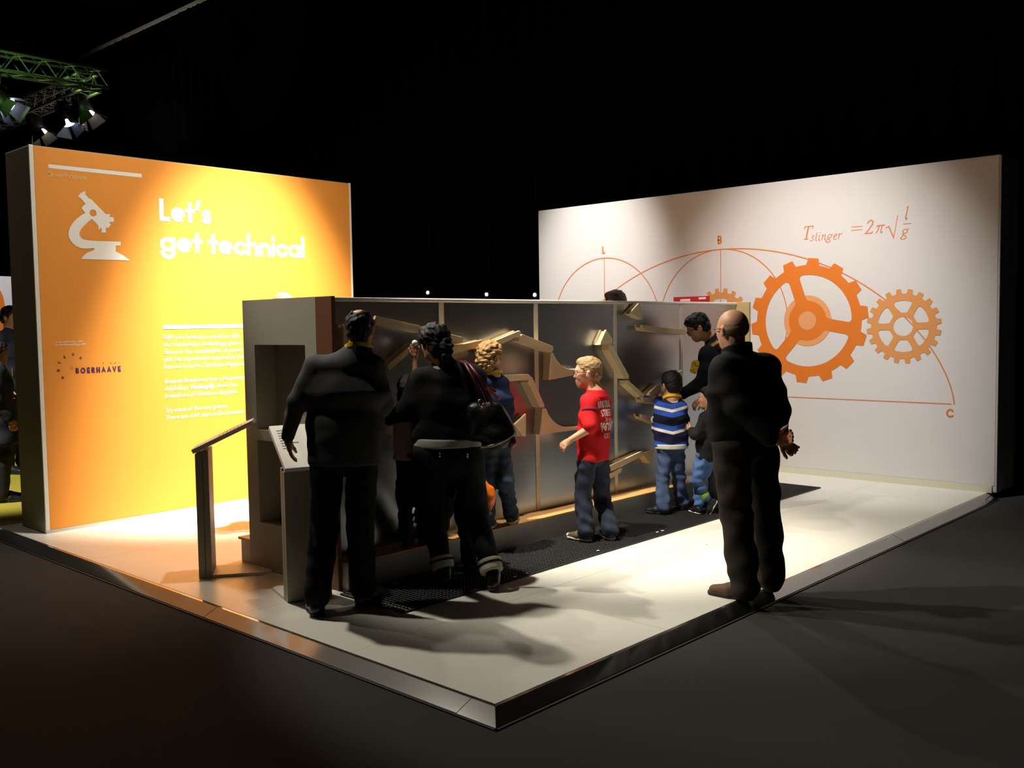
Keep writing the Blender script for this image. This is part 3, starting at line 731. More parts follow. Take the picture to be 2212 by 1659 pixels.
truss('lighting truss washed in green light at the upper left', TC, TC+np.array([-7.0, 0, 0]), (0, 1, 0))
truss('grey lighting truss carrying the hanging stage lamps', TC+np.array([0, TS+0.05, 0]), TC+np.array([0, 7.0, 0]), (-1, 0, 0))
spot('green_wash', (1.2, 11.6, 4.6), (3.5, 13.1, 5.85), 420, 34, 0.7, (0.42, 1.0, 0.22))
spot('truss_light', (6.3, 12.0, 4.2), (4.2, 15.6, 5.9), 300, 50, 0.7, (1, 0.95, 0.85))  # spot aimed at the grey truss


def stage_lamp(p, aim, label, col, st=9.0, sc=1.0):
    p = np.array(p, float); aim = unit(aim); o = thing('stage_lamp', label, 'stage lamp', p, 'lamps on the truss')
    r = unit(np.cross(aim, (0, 0, 1))); u = np.cross(r, aim); h = 0.11*sc
    build(MB().tube([p-aim*0.20*sc, p-aim*0.16*sc, p+aim*0.12*sc], [h*0.6, h, h*1.05], 16), 'housing', M_blackmetal, o, smooth=True)
    top = p+np.array([0, 0, 0.26*sc]); zt_ = TC[2]-0.03-top[2]
    build(MB().tube([p+r*h*1.15, p+r*h*1.15+np.array([0, 0, .2*sc]), p-r*h*1.15+np.array([0, 0, .2*sc]), p-r*h*1.15], 0.012, 6).tube([top-np.array([0, 0, .06]), top+np.array([0, 0, zt_])], 0.02, 6), 'yoke', M_blackmetal, o)
    build(MB().tube([p+aim*0.119*sc, p+aim*0.128*sc], [h*0.9, h*0.9], 20), 'lens', mat('lamp_lens_%d_%d_%d' % col, col, 0.3, emit=col, estr=st), o)
    f = p+aim*0.12*sc
    for a, w, ang in ((u, r, 0.5), (-u, r, 0.5), (r, u, 0.35), (-r, u, 0.35)):
        b0 = f+a*h*0.95; e = unit(aim*math.cos(ang)+a*math.sin(ang)); k = 0.17*sc
        build(MB().prism([b0-w*h*0.8, b0+w*h*0.8, b0+w*h*1.15+e*k, b0-w*h*1.15+e*k], None, np.cross(e, w)*0.003), 'barn_door', mat('door_dark', (34, 34, 35), 0.6), o)
    return o


aimv = unit(np.array([0.28, -0.42, -0.86]))
for lp, av, col, lb in ((on_x(181, 232, 4.36), aimv, (255, 240, 215), 'stage lamp with open barn doors nearest the truss corner'),
                        (on_x(141, 250, 4.14), unit(np.array([0.10, -0.45, -0.88])), (190, 205, 255), 'bluish stage lamp in the middle of the hanging three'),
                        (on_x(80, 272, 4.36), aimv, (255, 240, 215), 'stage lamp hanging lowest above the corner of the orange wall')):
    stage_lamp(lp, av, lb, col, 10.0, 1.15)
stage_lamp(on_y(2, 216, 13.1), unit(np.array([0.5, -0.6, -0.6])), 'white glowing stage lamp at the left picture edge', (215, 228, 255), 14.0, 1.2)

pn = thing('banner_panel', 'white panel with orange figure behind the woman at the left edge', 'panel', on_y(0, 1000, 12.0)*np.array([1, 1, 0]))
pq = on_y(18, 597, 12.0)
build(MB().box(pq[0]-1.6, pq[0]+0.4, 12.0, 12.12, -0.046, pq[2]), 'panel_body', mat('panel_white', (230, 226, 232), 0.6), pn)
m_ = MB(); qx = on_y(4, 660, 12.0)
poly(m_, [[(qx[0]-.12, 1.55), (qx[0]+.02, 1.6), (qx[0]+.05, 2.0), (qx[0]+.02, 2.2), (qx[0]-.03, 2.32), (qx[0]-.10, 2.1)]], lambda x, z: (x, 11.997, z))
build(m_, 'orange_figure', M_ink, pn)
for i, (px, py) in enumerate(((926, 632), (1053, 636), (1157, 637))):
    p = on_x(px, py, 8.7)
    o = thing('small_spotlight', ['tiny white light behind the unit, leftmost of the three', 'tiny white light behind the unit, middle of the three', 'tiny white light behind the unit, beside the white wall edge'][i], 'light', p)
    build(MB().box(p[0]-0.02, p[0]+0.12, p[1]-0.05, p[1]+0.05, p[2]-0.06, p[2]+0.06), 'housing', M_blackmetal, o)
    build(MB().tube([p-np.array([0.03, 0, 0]), p-np.array([0.018, 0, 0])], 0.028, 12), 'lens', mat('tiny_lens', (255, 250, 240), 0.3, emit=(255, 250, 240), estr=12), o)
    build(MB().tube([p+np.array([0.05, 0, 0.06]), np.array([p[0]+0.05, p[1], 10.5])], 0.012, 6), 'hanger', M_blackmetal, o)
p0 = on_x(1455, 642, 6.25); p1 = on_x(1530, 640, 6.25)
rs = thing('red_sign', 'red sign with pale print just showing above the far end of the unit', 'sign', (6.27, p0[1], 0))
build(MB().box(6.25, 6.28, p1[1], p0[1], 1.3, p0[2]+0.0), 'sign_board', mat('sign_red', (176, 22, 40), 0.5), rs)
build(MB().box(6.26, 6.275, (p0[1]+p1[1])/2-0.03, (p0[1]+p1[1])/2+0.03, 0, 1.3).box(6.1, 6.45, p1[1]+0.05, p0[1]-0.05, 0, 0.015), 'sign_post', M_blackmetal, rs)
build(MB().box(6.246, 6.25, p1[1]+0.03, p1[1]+0.12, p0[2]-0.035, p0[2]-0.012).box(6.246, 6.25, p0[1]-0.22, p0[1]-0.09, p0[2]-0.05, p0[2]-0.025), 'pale_print', mat('sign_print', (235, 200, 205), 0.5), rs)

# ------------------------------------------------------------------ people: smooth implicit surfaces turned into one continuous mesh
def surf_nets(f, org, h):
    s = f < 0; nx, ny, nz = f.shape; cid = lambda i, j, k: (i*ny+j)*nz+k
    cells = []; poss = []; quads = []
    for ax in range(3):
        a = [slice(None)]*3; b = [slice(None)]*3; a[ax] = slice(0, -1); b[ax] = slice(1, None)
        fa, fb = f[tuple(a)], f[tuple(b)]; sa = s[tuple(a)]; e = sa != s[tuple(b)]
        idx = np.argwhere(e)
        if len(idx) == 0: continue
        va, vb = fa[e], fb[e]; t = va/(va-vb); p = idx.astype(float); p[:, ax] += t
        o1, o2 = [(1, 2), (2, 0), (0, 1)][ax]
        ok = (idx[:, o1] > 0) & (idx[:, o2] > 0) & (idx[:, o1] < f.shape[o1]-1) & (idx[:, o2] < f.shape[o2]-1)
        idx = idx[ok]; p = p[ok]; inside = sa[e][ok]; q = []
        for d1, d2 in ((-1, -1), (0, -1), (0, 0), (-1, 0)):
            c = idx.copy(); c[:, o1] += d1; c[:, o2] += d2; ci = cid(c[:, 0], c[:, 1], c[:, 2]); q.append(ci); cells.append(ci); poss.append(p)
        q = np.stack(q, 1); q[~inside] = q[~inside][:, ::-1]; quads.append(q)
    cells = np.concatenate(cells); poss = np.concatenate(poss); quads = np.concatenate(quads)
    u, inv = np.unique(cells, return_inverse=True); n = len(u); cnt = np.bincount(inv, minlength=n)
    V = np.stack([np.bincount(inv, poss[:, k], n)/cnt for k in range(3)], 1)*h+org
    Q = np.searchsorted(u, quads)
    return V, Q


class Blob:
    def __init__(s, k=0.02): s.k = k; s.p = []; s.wr = None

    def cone(s, a, b, ra, rb, ax=None, st=1.0, k=None):
        s.p.append(('c', np.asarray(a, float), np.asarray(b, float), ra, rb, None if ax is None else unit(ax), st, s.k if k is None else k)); return s

    def chain(s, pts, rr, ax=None, st=1.0, k=None):
        for i in range(len(pts)-1):
            if np.linalg.norm(np.asarray(pts[i])-np.asarray(pts[i+1])) > 1e-4: s.cone(pts[i], pts[i+1], rr[i], rr[i+1], ax, st, k)
        return s

    def ell(s, c, F, rad, k=None, sub=False):
        s.p.append(('s' if sub else 'e', np.asarray(c, float), np.asarray(F, float), np.asarray(rad, float), s.k if k is None else k)); return s

    def cut(s, p, n):            # removes the side the normal points to
        s.p.append(('h', np.asarray(p, float), unit(n))); return s

    def mesh(s, h):
        lo = np.full(3, 1e9); hi = -lo
        for q in s.p:
            if q[0] == 'c':
                r = max(q[3], q[4])*max(1, q[6]); lo = np.minimum(lo, np.minimum(q[1], q[2])-r); hi = np.maximum(hi, np.maximum(q[1], q[2])+r)
            elif q[0] == 'e': lo = np.minimum(lo, q[1]-q[3].max()); hi = np.maximum(hi, q[1]+q[3].max())
        lo -= 3*h; hi += 3*h; N = np.ceil((hi-lo)/h).astype(int)+1
        ax = [lo[i]+h*np.arange(N[i]) for i in range(3)]
        f = np.full(N, 0.5, np.float32)
        for q in s.p:
            if q[0] == 'h':
                d = (ax[0][:, None, None]-q[1][0])*q[2][0]+(ax[1][None, :, None]-q[1][1])*q[2][1]+(ax[2][None, None, :]-q[1][2])*q[2][2]
                f = np.maximum(f, d.astype(np.float32)); continue
            if q[0] == 'c':
                _, a, b, ra, rb, fl, st, k = q; r = max(ra, rb)*max(1, st)+k+2*h; l = np.minimum(a, b)-r; u = np.maximum(a, b)+r
            else:
                _, c, F, rad, k = q; r = rad.max()+k+2*h; l = c-r; u = c+r
            i0 = np.clip(np.floor((l-lo)/h).astype(int), 0, N-1); i1 = np.clip(np.ceil((u-lo)/h).astype(int)+1, 1, N)
            sl = tuple(slice(i0[i], i1[i]) for i in range(3))
            X, Y, Z = [ax[i][sl[i]] for i in range(3)]
            P = np.stack(np.broadcast_arrays(X[:, None, None], Y[None, :, None], Z[None, None, :]), -1)
            if q[0] == 'c':
                P = P-a; ab = b-a
                if fl is not None:
                    P = P-((P @ fl)*(1-1/st))[..., None]*fl; ab = ab-fl*(ab @ fl)*(1-1/st)
                t = np.clip((P @ ab)/(ab @ ab+1e-12), 0, 1); d = np.linalg.norm(P-t[..., None]*ab, axis=-1)-(ra+(rb-ra)*t)
            else:
                P = (P-c) @ F.T; g = np.linalg.norm(P/rad, axis=-1); g2 = np.linalg.norm(P/rad**2, axis=-1)+1e-9; d = g*(g-1)/g2
            d = d.astype(np.float32); g = f[sl]
            if q[0] == 's': f[sl] = np.maximum(g, -d); continue
            if k > 0:
                hh = np.maximum(k-np.abs(g-d), 0)/k; f[sl] = np.minimum(g, d)-hh*hh*k/4
            else: f[sl] = np.minimum(g, d)
        if s.wr:
            amp, fr, seed = s.wr; rg = np.random.RandomState(seed); w = np.zeros(N, np.float32)
            for i in range(7):
                v = unit(rg.randn(3)*np.array([1, 1, 1.7]))*fr*(0.6+0.9*rg.rand()); ph = rg.rand()*6.28
                arg = (ax[0]*v[0])[:, None, None]+(ax[1]*v[1])[None, :, None]+(ax[2]*v[2])[None, None, :]+ph
                v2 = unit(rg.randn(3))*fr*0.35; arg2 = (ax[0]*v2[0])[:, None, None]+(ax[1]*v2[1])[None, :, None]+(ax[2]*v2[2])[None, None, :]
                w += np.sin(arg+1.5*np.sin(arg2)).astype(np.float32)
            f = f+w*amp/2.6
        return surf_nets(f, lo, h)

    def build(s, name, m, parent, h=0.01):
        V, Q = s.mesh(h); off = root_loc(parent); V = V-off
        me = bpy.data.meshes.new(name); me.vertices.add(len(V)); me.vertices.foreach_set('co', V.astype(np.float32).ravel())
        me.loops.add(4*len(Q)); me.loops.foreach_set('vertex_index', Q.astype(np.int32).ravel())
        me.polygons.add(len(Q)); me.polygons.foreach_set('loop_start', np.arange(0, 4*len(Q), 4, dtype=np.int32)); me.polygons.foreach_set('loop_total', np.full(len(Q), 4, np.int32))
        me.update(); me.validate(); me.polygons.foreach_set('use_smooth', [True]*len(me.polygons))
        return link(name, me, m, parent)


M_skin = mat('skin_light', (214, 158, 124), 0.5, var=0.05, vscale=25)
M_skin2 = mat('skin_tan', (196, 140, 104), 0.5, var=0.05, vscale=25)
M_eye = mat('eye_dark', (30, 22, 18), 0.25)
M_lips = mat('lips', (170, 92, 82), 0.5)
M_lany = mat('yellow_lanyard', (232, 190, 30), 0.6)


def cvec(a, b, c): return unit(CR*a+np.array([0, 0, 1.0])*b+unit(CF*np.array([1, 1, 0]))*c)


class Fig:
    """a posed person: joints in world space, body and garments as smooth surfaces"""
    def __init__(s, label, J, head, H, facing, tilt=0.0, size=1.0, skin=M_skin, group=None, roll=0.0):
        s.J = {k: np.asarray(v, float) for k, v in J.items()}; s.H = H; s.sz = size; s.skin = skin
        s.hc = np.asarray(head, float); f = unit(facing); U0 = np.array([0, 0, 1.0])
        r = unit(np.cross(f, U0)); f = unit(f*math.cos(tilt)-U0*math.sin(tilt)); u = np.cross(r, f)
        r, u = r*math.cos(roll)+u*math.sin(roll), u*math.cos(roll)-r*math.sin(roll)
        s.F = np.stack([f, u, r]); j = s.J
        base = (j['aL']+j['aR'])/2; z0 = min(j['hL'][2], j['hR'][2])
        s.side = unit((j['sR']-j['sL'])*np.array([1, 1, .3])); s.front = unit(np.cross(np.array([0, 0, 1.0]), s.side))
        s.o = thing('person', label, 'person', (base[0], base[1], z0), group)
        s.pel = (j['pL']+j['pR'])/2; s.ch = (j['sL']+j['sR'])/2

    def hp(s, f, u, r): return s.hc+s.H*(s.F[0]*f+s.F[1]*u+s.F[2]*r)

    def torso(s, b, e=0.0, wide=1.0, belly=0.0, lo=0.0):
        z = s.sz; p = s.pel; c = s.ch; ax = s.side; n = s.J['n']
        hw = np.linalg.norm(s.J['sR']-s.J['sL'])/2; cm = p+(c-p)*0.72; wa = p+(c-p)*0.32
        r0, r1, r2 = .112*z+e, .102*z+e+belly*.5, .112*z+e
        b.cone(p-np.array([0, 0, lo]), wa, r0, r1, ax, 1.42*wide); b.cone(wa+s.front*belly, cm+s.front*belly*.3, r1, r2, ax, 1.45*wide)
        b.cone(cm, c-np.array([0, 0, .02*z]), r2, .078*z+e, ax, max(1.2, hw/(.095*z))*wide)
        b.cone(s.J['sL'], s.J['sR'], .052*z+e, .052*z+e); b.cone(c, n, .075*z+e, .055*z+e*.5, ax, 1.25)

    def arms(s, b, e=0.0, up=(.050, .040), fo=(.039, .027), frac=1.0, which='LR'):
        z = s.sz; j = s.J
        for q in which:
            S_, E_, W_ = j['s'+q], j['e'+q], j['w'+q]
            if frac <= 0.5:
                b.cone(S_, S_+(E_-S_)*frac*2, up[0]*z+e, up[0]*z*.95+e)
            else:
                b.cone(S_, E_, up[0]*z+e, up[1]*z+e); t = (frac-.5)*2; b.cone(E_, E_+(W_-E_)*t, fo[0]*z+e, fo[0]*z+(fo[1]-fo[0])*z*t+e)

    def legs(s, b, e=0.0, th=(.088, .062), sh=(.056, .040), end=1.0, flare=0.0):
        z = s.sz; j = s.J
        for q in 'LR':
            b.cone(j['p'+q], j['k'+q], th[0]*z+e, th[1]*z+e); t = end; A = j['k'+q]+(j['a'+q]-j['k'+q])*t
            b.cone(j['k'+q], A, sh[0]*z+e+flare*.3, sh[1]*z+e+flare)

    def hand(s, b, q, d, n, curl=0.5, spread=0.12, thumb=0.7):
        """palm and five fingers; d = finger direction, n = palm normal (curl goes towards n)"""
        w = s.J['w'+q]; d = unit(d); n = unit(n-d*(n @ d)); sd = np.cross(d, n)*(1 if q == 'R' else -1); z = s.sz*1.0
        pl = .085*z; kn = w+d*pl
        b.cone(w, w+d*.03*z, .024*z, .026*z, k=.012); b.cone(w+d*.03*z, kn-d*.012*z, .017*z, .016*z, sd, 2.2, k=.01)
        for i, (o, L) in enumerate(((-.030, .062), (-.010, .075), (.010, .080), (.030, .072))):   # little .. index, side sd is the thumb side
            p = kn+sd*o*z-d*.004*z; dd = unit(d+sd*o*spread/.03); a = 0.0
            for k, fl in enumerate((.45, .32, .23)):
                a += curl*(.75, 1.0, .8)[k]; v = dd*math.cos(a)+n*math.sin(a); p2 = p+v*L*z*fl
                b.cone(p, p2, (.0098-.0008*k)*z, (.0092-.0010*k)*z, k=.004); p = p2
        p = w+d*.028*z+sd*.024*z; v = unit(d*.75+sd*.75*thumb+n*.35)
        for k, L in enumerate((.040, .030, .024)):
            p2 = p+v*L*z; b.cone(p, p2, (.0125-.001*k)*z, (.0115-.001*k)*z, k=.006); p = p2; v = unit(v+d*.35+n*.3*curl)
        s.tip = p; return kn

    def headblob(s, b):
        H, F = s.H, s.F; E = lambda f, u, r, rad, k=.012: b.ell(s.hp(f, u, r), F, np.array(rad)*H, k)
        E(-.05, .13, 0, (.40, .355, .325)); E(.10, -.12, 0, (.27, .35, .26), .03); E(.22, -.37, 0, (.12, .10, .13), .03)
        b.cone(s.hp(.34, .05, 0), s.hp(.405, -.11, 0), .026*H, .042*H, k=.012*H/.22); E(.375, -.12, .04, (.04, .03, .028), .006); E(.375, -.12, -.04, (.04, .03, .028), .006)
        E(.30, .09, 0, (.08, .05, .2), .02); E(.345, -.25, 0, (.045, .03, .09), .008); E(.335, -.305, 0, (.04, .03, .08), .008)
        for g in (-1, 1):
            E(.23, -.10, g*.15, (.09, .09, .08), .02); E(-.04, -.04, g*.325, (.075, .13, .03), .008); E(-.06, .03, g*.345, (.05, .06, .028), .006)
            b.ell(s.hp(.38, .0, g*.14), F, np.array((.075, .05, .075))*H, sub=True)
        b.cone(s.hp(-.10, -.25, 0), s.J['n']+(s.hp(-.1, -.25, 0)-s.J['n'])*.15, .235*H, .25*H, k=.03)
        b.cone(s.J['n'], s.ch, .25*H, .3*H, k=.03)

    def body(s, h=.0085, hands=()):
        b = Blob(.022); s.torso(b, -.012, lo=-.06*s.sz); s.arms(b, -.004+getattr(s, 'armfat', 0)); s.legs(b, -.010, sh=(.054, .036))
        j = s.J
        for q in 'LR':
            hl, tt = j['h'+q], j['t'+q]; dq = tt-hl; nq = unit(np.cross(np.cross(dq, np.array([0, 0, 1.0])), dq)); b.cone(j['a'+q], hl+dq*.66+nq*.032*s.sz, .027*s.sz, .016*s.sz, k=.01); b.cone(j['a'+q], hl+dq*.18+nq*.038*s.sz, .027*s.sz, .022*s.sz, k=.01)
        for hd in hands: s.hand(b, *hd)
        s.headblob(b); s.bd = b.build('body', s.skin, s.o, h)
        return s

    def face(s, mouth=True):
        for g in (-1, 1):
            m = MB(); c = s.hp(.335, .0, g*.14); m.sphere(c, .045*s.H, 10); build(m, 'eye', mat('eye_white', (225, 220, 215), 0.3), s.o, smooth=True)
            m = MB(); m.sphere(s.hp(.362, .0, g*.142), .026*s.H, 8); build(m, 'iris', M_eye, s.o, smooth=True)
            b = Blob(.004); b.cone(s.hp(.36, .085, g*.06), s.hp(.30, .10, g*.23), .014*s.H, .010*s.H); b.build('eyebrow', s.hairm, s.o, .004)
        if mouth:
            b = Blob(.004); b.ell(s.hp(.365, -.25, 0), s.F, np.array((.032, .018, .085))*s.H); b.ell(s.hp(.355, -.295, 0), s.F, np.array((.03, .02, .07))*s.H); b.build('lips', M_lips, s.o, .0035)
        return s

    def hair(s, m, kind='short', wr=(.004, 160, 1), h=.006, vol=0.0):
        H, F = s.H, s.F; b = Blob(.012); s.hairm = m
        E = lambda f, u, r, rad, k=.012: b.ell(s.hp(f, u, r), F, (np.array(rad)+vol)*H, k)
        C = lambda f, u, r, rad: b.ell(s.hp(f, u, r), F, np.array(rad)*H, 0, True)
        if kind == 'short':
            E(-.06, .155, 0, (.425, .37, .345)); E(-.22, -.06, 0, (.24, .26, .29)); E(.08, .355, 0, (.26, .14, .25))
            C(.44, -.20, 0, (.42, .50, .55)); C(-.02, -.10, .38, (.14, .17, .12)); C(-.02, -.10, -.38, (.14, .17, .12)); b.cut(s.hp(0, -.27, 0), -F[1])
        elif kind == 'balding':
            E(-.06, .14, 0, (.415, .36, .338)); E(-.22, -.06, 0, (.24, .26, .29)); C(.42, -.2, 0, (.40, .46, .55)); C(.02, .50, 0, (.30, .17, .2)); b.cut(s.hp(0, -.27, 0), -F[1])
        elif kind == 'rim':
            E(-.08, .06, 0, (.380, .30, .331)); C(.32, 0, 0, (.40, .7, .6)); b.cut(s.hp(0, .16, 0), F[1]); b.cut(s.hp(0, -.25, 0), -F[1])
        elif kind == 'mop':
            E(-.06, .17, 0, (.46, .41, .39)); E(-.24, -.06, 0, (.27, .30, .34)); E(-.26, -.22, 0, (.22, .24, .31)); E(.18, .36, 0, (.27, .17, .3)); C(.48, -.22, 0, (.38, .44, .55))
            b.cut(s.hp(0, -.44, 0), -F[1])
        elif kind == 'long':
            E(-.07, .16, 0, (.45, .39, .38)); E(-.26, -.1, 0, (.26, .36, .36)); C(.46, -.2, 0, (.38, .5, .5))
            b.chain([s.hp(-.2, -.1, 0), s.hp(-.32, -.6, 0), s.hp(-.36, -1.15, 0)], [.30*H, .28*H, .16*H], F[2], 1.25)
        b.wr = wr; b.build('hair', m, s.o, h)
        return s

    def shoe(s, q, m, sole=None, hgt=0.09, w=.046, name='shoe', cuff=0.0):
        j = s.J; z = s.sz; hl, tt, an = j['h'+q], j['t'+q], j['a'+q]; U = np.array([0, 0, 1.0]); d = unit(tt-hl); n = unit(np.cross(np.cross(d, U), d))
        sd = np.cross(d, n); L = np.linalg.norm(tt-hl); b = Blob(.02); B = hl
        P = lambda a, y: B+d*L*a+n*y*z
        b.cone(P(.14, .045), P(.5, .042), .040*z, .043*z, sd, 1.0); b.cone(P(.5, .040), P(.84, .030), .043*z, .030*z, sd, w/.040)
        b.cone(P(.12, .045), an+U*.01*z, .040*z, .045*z); b.cone(P(.45, .05), an, .034*z, .044*z)
        b.cut(P(0, .010), -n); b.cut(an+U*(hgt-.06)*z, U)
        o = b.build(name, m, s.o, .007)
        if sole:
            b = Blob(.006); b.cone(P(.13, .014), P(.5, .014), .042*z, .044*z, sd, 1.0); b.cone(P(.5, .014), P(.85, .014), .044*z, .036*z, sd, w/.042)
            b.cut(P(0, .0), -n); b.cut(P(0, .024), n); so = b.build('sole', sole, s.o, .006); so.parent = o
        return o

    def lanyard(s, drop=None, w=.02):
        n = s.J['n']; H = s.H; r = .285*H; m = MB(); pts = []; nor = []
        for i in range(25):
            a = 2*math.pi*i/24; dv = s.side*math.cos(a)*1.18+s.front*math.sin(a); p = n+dv*r+np.array([0, 0, .012-.03*math.sin(a)*1.0]); pts.append(p); nor.append(dv)
        m.ribbon(pts, nor, w, .003); build(m, 'lanyard', M_lany, s.o)


def px_joints(D, spec, z0=0.0):
    """joints from pixel + depth offset; feet from the ground pixels of heel and toe"""
    J = {}
    for k, v in spec.items():
        if k[0] in 'ht' and len(k) == 2 and len(v) == 2: J[k] = on_z(v[0], v[1], z0)
        else: J[k] = W(v[0], v[1], D+v[2])
    return J


def foot(J, q, size, lift=0.085, L=.275):
    d = unit(J['t'+q]-J['h'+q]); J['t'+q] = J['h'+q]+d*L*size; J['a'+q] = J['h'+q]+d*.055*size+np.array([0, 0, lift*size]); return J


def stand_joints(x, y, z0, ang, h, lean=0.0):
    """plain standing pose; ang = facing direction in degrees (0 = +x)"""
    f = np.array([math.cos(math.radians(ang)), math.sin(math.radians(ang)), 0]); r = np.array([f[1], -f[0], 0]); b = np.array([x, y, z0]); k = h/1.75
    P = lambda a, c, e: b+r*a*k+f*c*k+np.array([0, 0, e*k])
    J = dict(n=P(0, 0, 1.47), sL=P(-.18, 0, 1.41), sR=P(.18, 0, 1.41), eL=P(-.23, -.02, 1.13), eR=P(.23, -.02, 1.13), wL=P(-.22, .10, .92), wR=P(.22, .10, .92),
             pL=P(-.09, 0, .93), pR=P(.09, 0, .93), kL=P(-.10, .02, .5), kR=P(.10, .02, .5), hL=P(-.11, -.07, 0), hR=P(.11, -.07, 0), tL=P(-.14, .19, 0), tR=P(.14, .19, 0))
    for q in 'LR': foot(J, q, k)
    return J, P(0, .02, 1.63), k, f


def fab(name, col, rough=.85, var=.12, bump=.25): return mat(name, col, rough, var=var, vscale=40, bump=bump, bscale=400, spec=.2, sheen=.0)

H_black = mat('hair_black', (13, 12, 12), 0.6, var=.3, vscale=90, bump=.5, bscale=120, spec=.25)
H_blond = mat('hair_dark_blond', (150, 118, 78), 0.5, var=.35, vscale=70, bump=.6, bscale=140, spec=.3)
H_curly = mat('hair_golden', (158, 120, 70), 0.5, var=.4, vscale=60, bump=.6, bscale=120, spec=.3)
H_grey = mat('hair_grey', (120, 112, 104), 0.6, var=.3, vscale=80, bump=.5, bscale=140)
UP = np.array([0, 0, 1.0])


def hem(b, D, px, py, n=(0, 0, -1)): b.cut(W(px, py, D), n)


# --- man in grey shirt, back to us
def man_grey():
    D = 5.68
    J = px_joints(D, dict(n=(775, 757, 0), sL=(682, 792, 0), sR=(808, 794, 0), eL=(641, 868, -.02), wL=(622, 945, .06), eR=(829, 872, .06), wR=(812, 915, .28),
                          pL=(708, 985, 0), pR=(782, 985, 0), kL=(701, 1140, .03), kR=(778, 1138, .03), hL=(688, 1333), tL=(664, 1296), hR=(776, 1316), tR=(828, 1284)))
    J['hR'] = on_z(776, 1314, .013); J['tR'] = on_z(828, 1282, .013)
    for q in 'LR': foot(J, q, 1.0)
    f = Fig('person in grey shirt and black trousers seen from behind, beside the white lectern', J, W(779, 711, D+.02), .238, cvec(.15, 0, 1), -.05, skin=M_skin2)
    f.body(hands=(('L', cvec(.10, -1, .05), cvec(1, -.1, .2), .28, .10), ('R', cvec(-.4, -.1, 1), cvec(-1, 0, -.3), .5)))
    f.hair(H_black, 'balding', vol=.01)
    b = Blob(.03); f.torso(b, .018, 1.15, .03, lo=.02); f.arms(b, .012, frac=.98); b.wr = (.004, 34, 3); hem(b, D, 745, 1003)
    b.build('shirt', fab('charcoal_shirt', (64, 64, 65)), f.o, .01)
    b = Blob(.012); b.cone(J['n']-UP*.012, J['n']+UP*.03, .074, .068, f.side, 1.1); b.cut(J['n']+UP*.032, UP); b.build('shirt_collar', MATS['charcoal_shirt'], f.o, .008)
    b = Blob(.015); p = f.pel; b.cone(p-UP*.01, p+UP*.08, .112, .116, f.side, 1.42); f.legs(b, .012, sh=(.066, .054), flare=.010, th=(.088, .070), end=.93); b.wr = (.004, 40, 5)
    b.cut(W(745, 970, D), UP); b.build('trousers', fab('black_trousers', (17, 17, 18)), f.o, .01)
    for q in 'LR': f.shoe(q, mat('black_leather', (18, 17, 17), .32), mat('black_sole', (12, 12, 12), .6), .10)
    f.lanyard(w=.024)
    m = MB(); k = J['n']-f.front*.082+UP*.012; m.box(k[0]-.016, k[0]+.016, k[1]-.016, k[1]+.016, k[2]-.02, k[2]+.018); build(m, 'lanyard_clip', M_blackmetal, f.o)


man_grey()


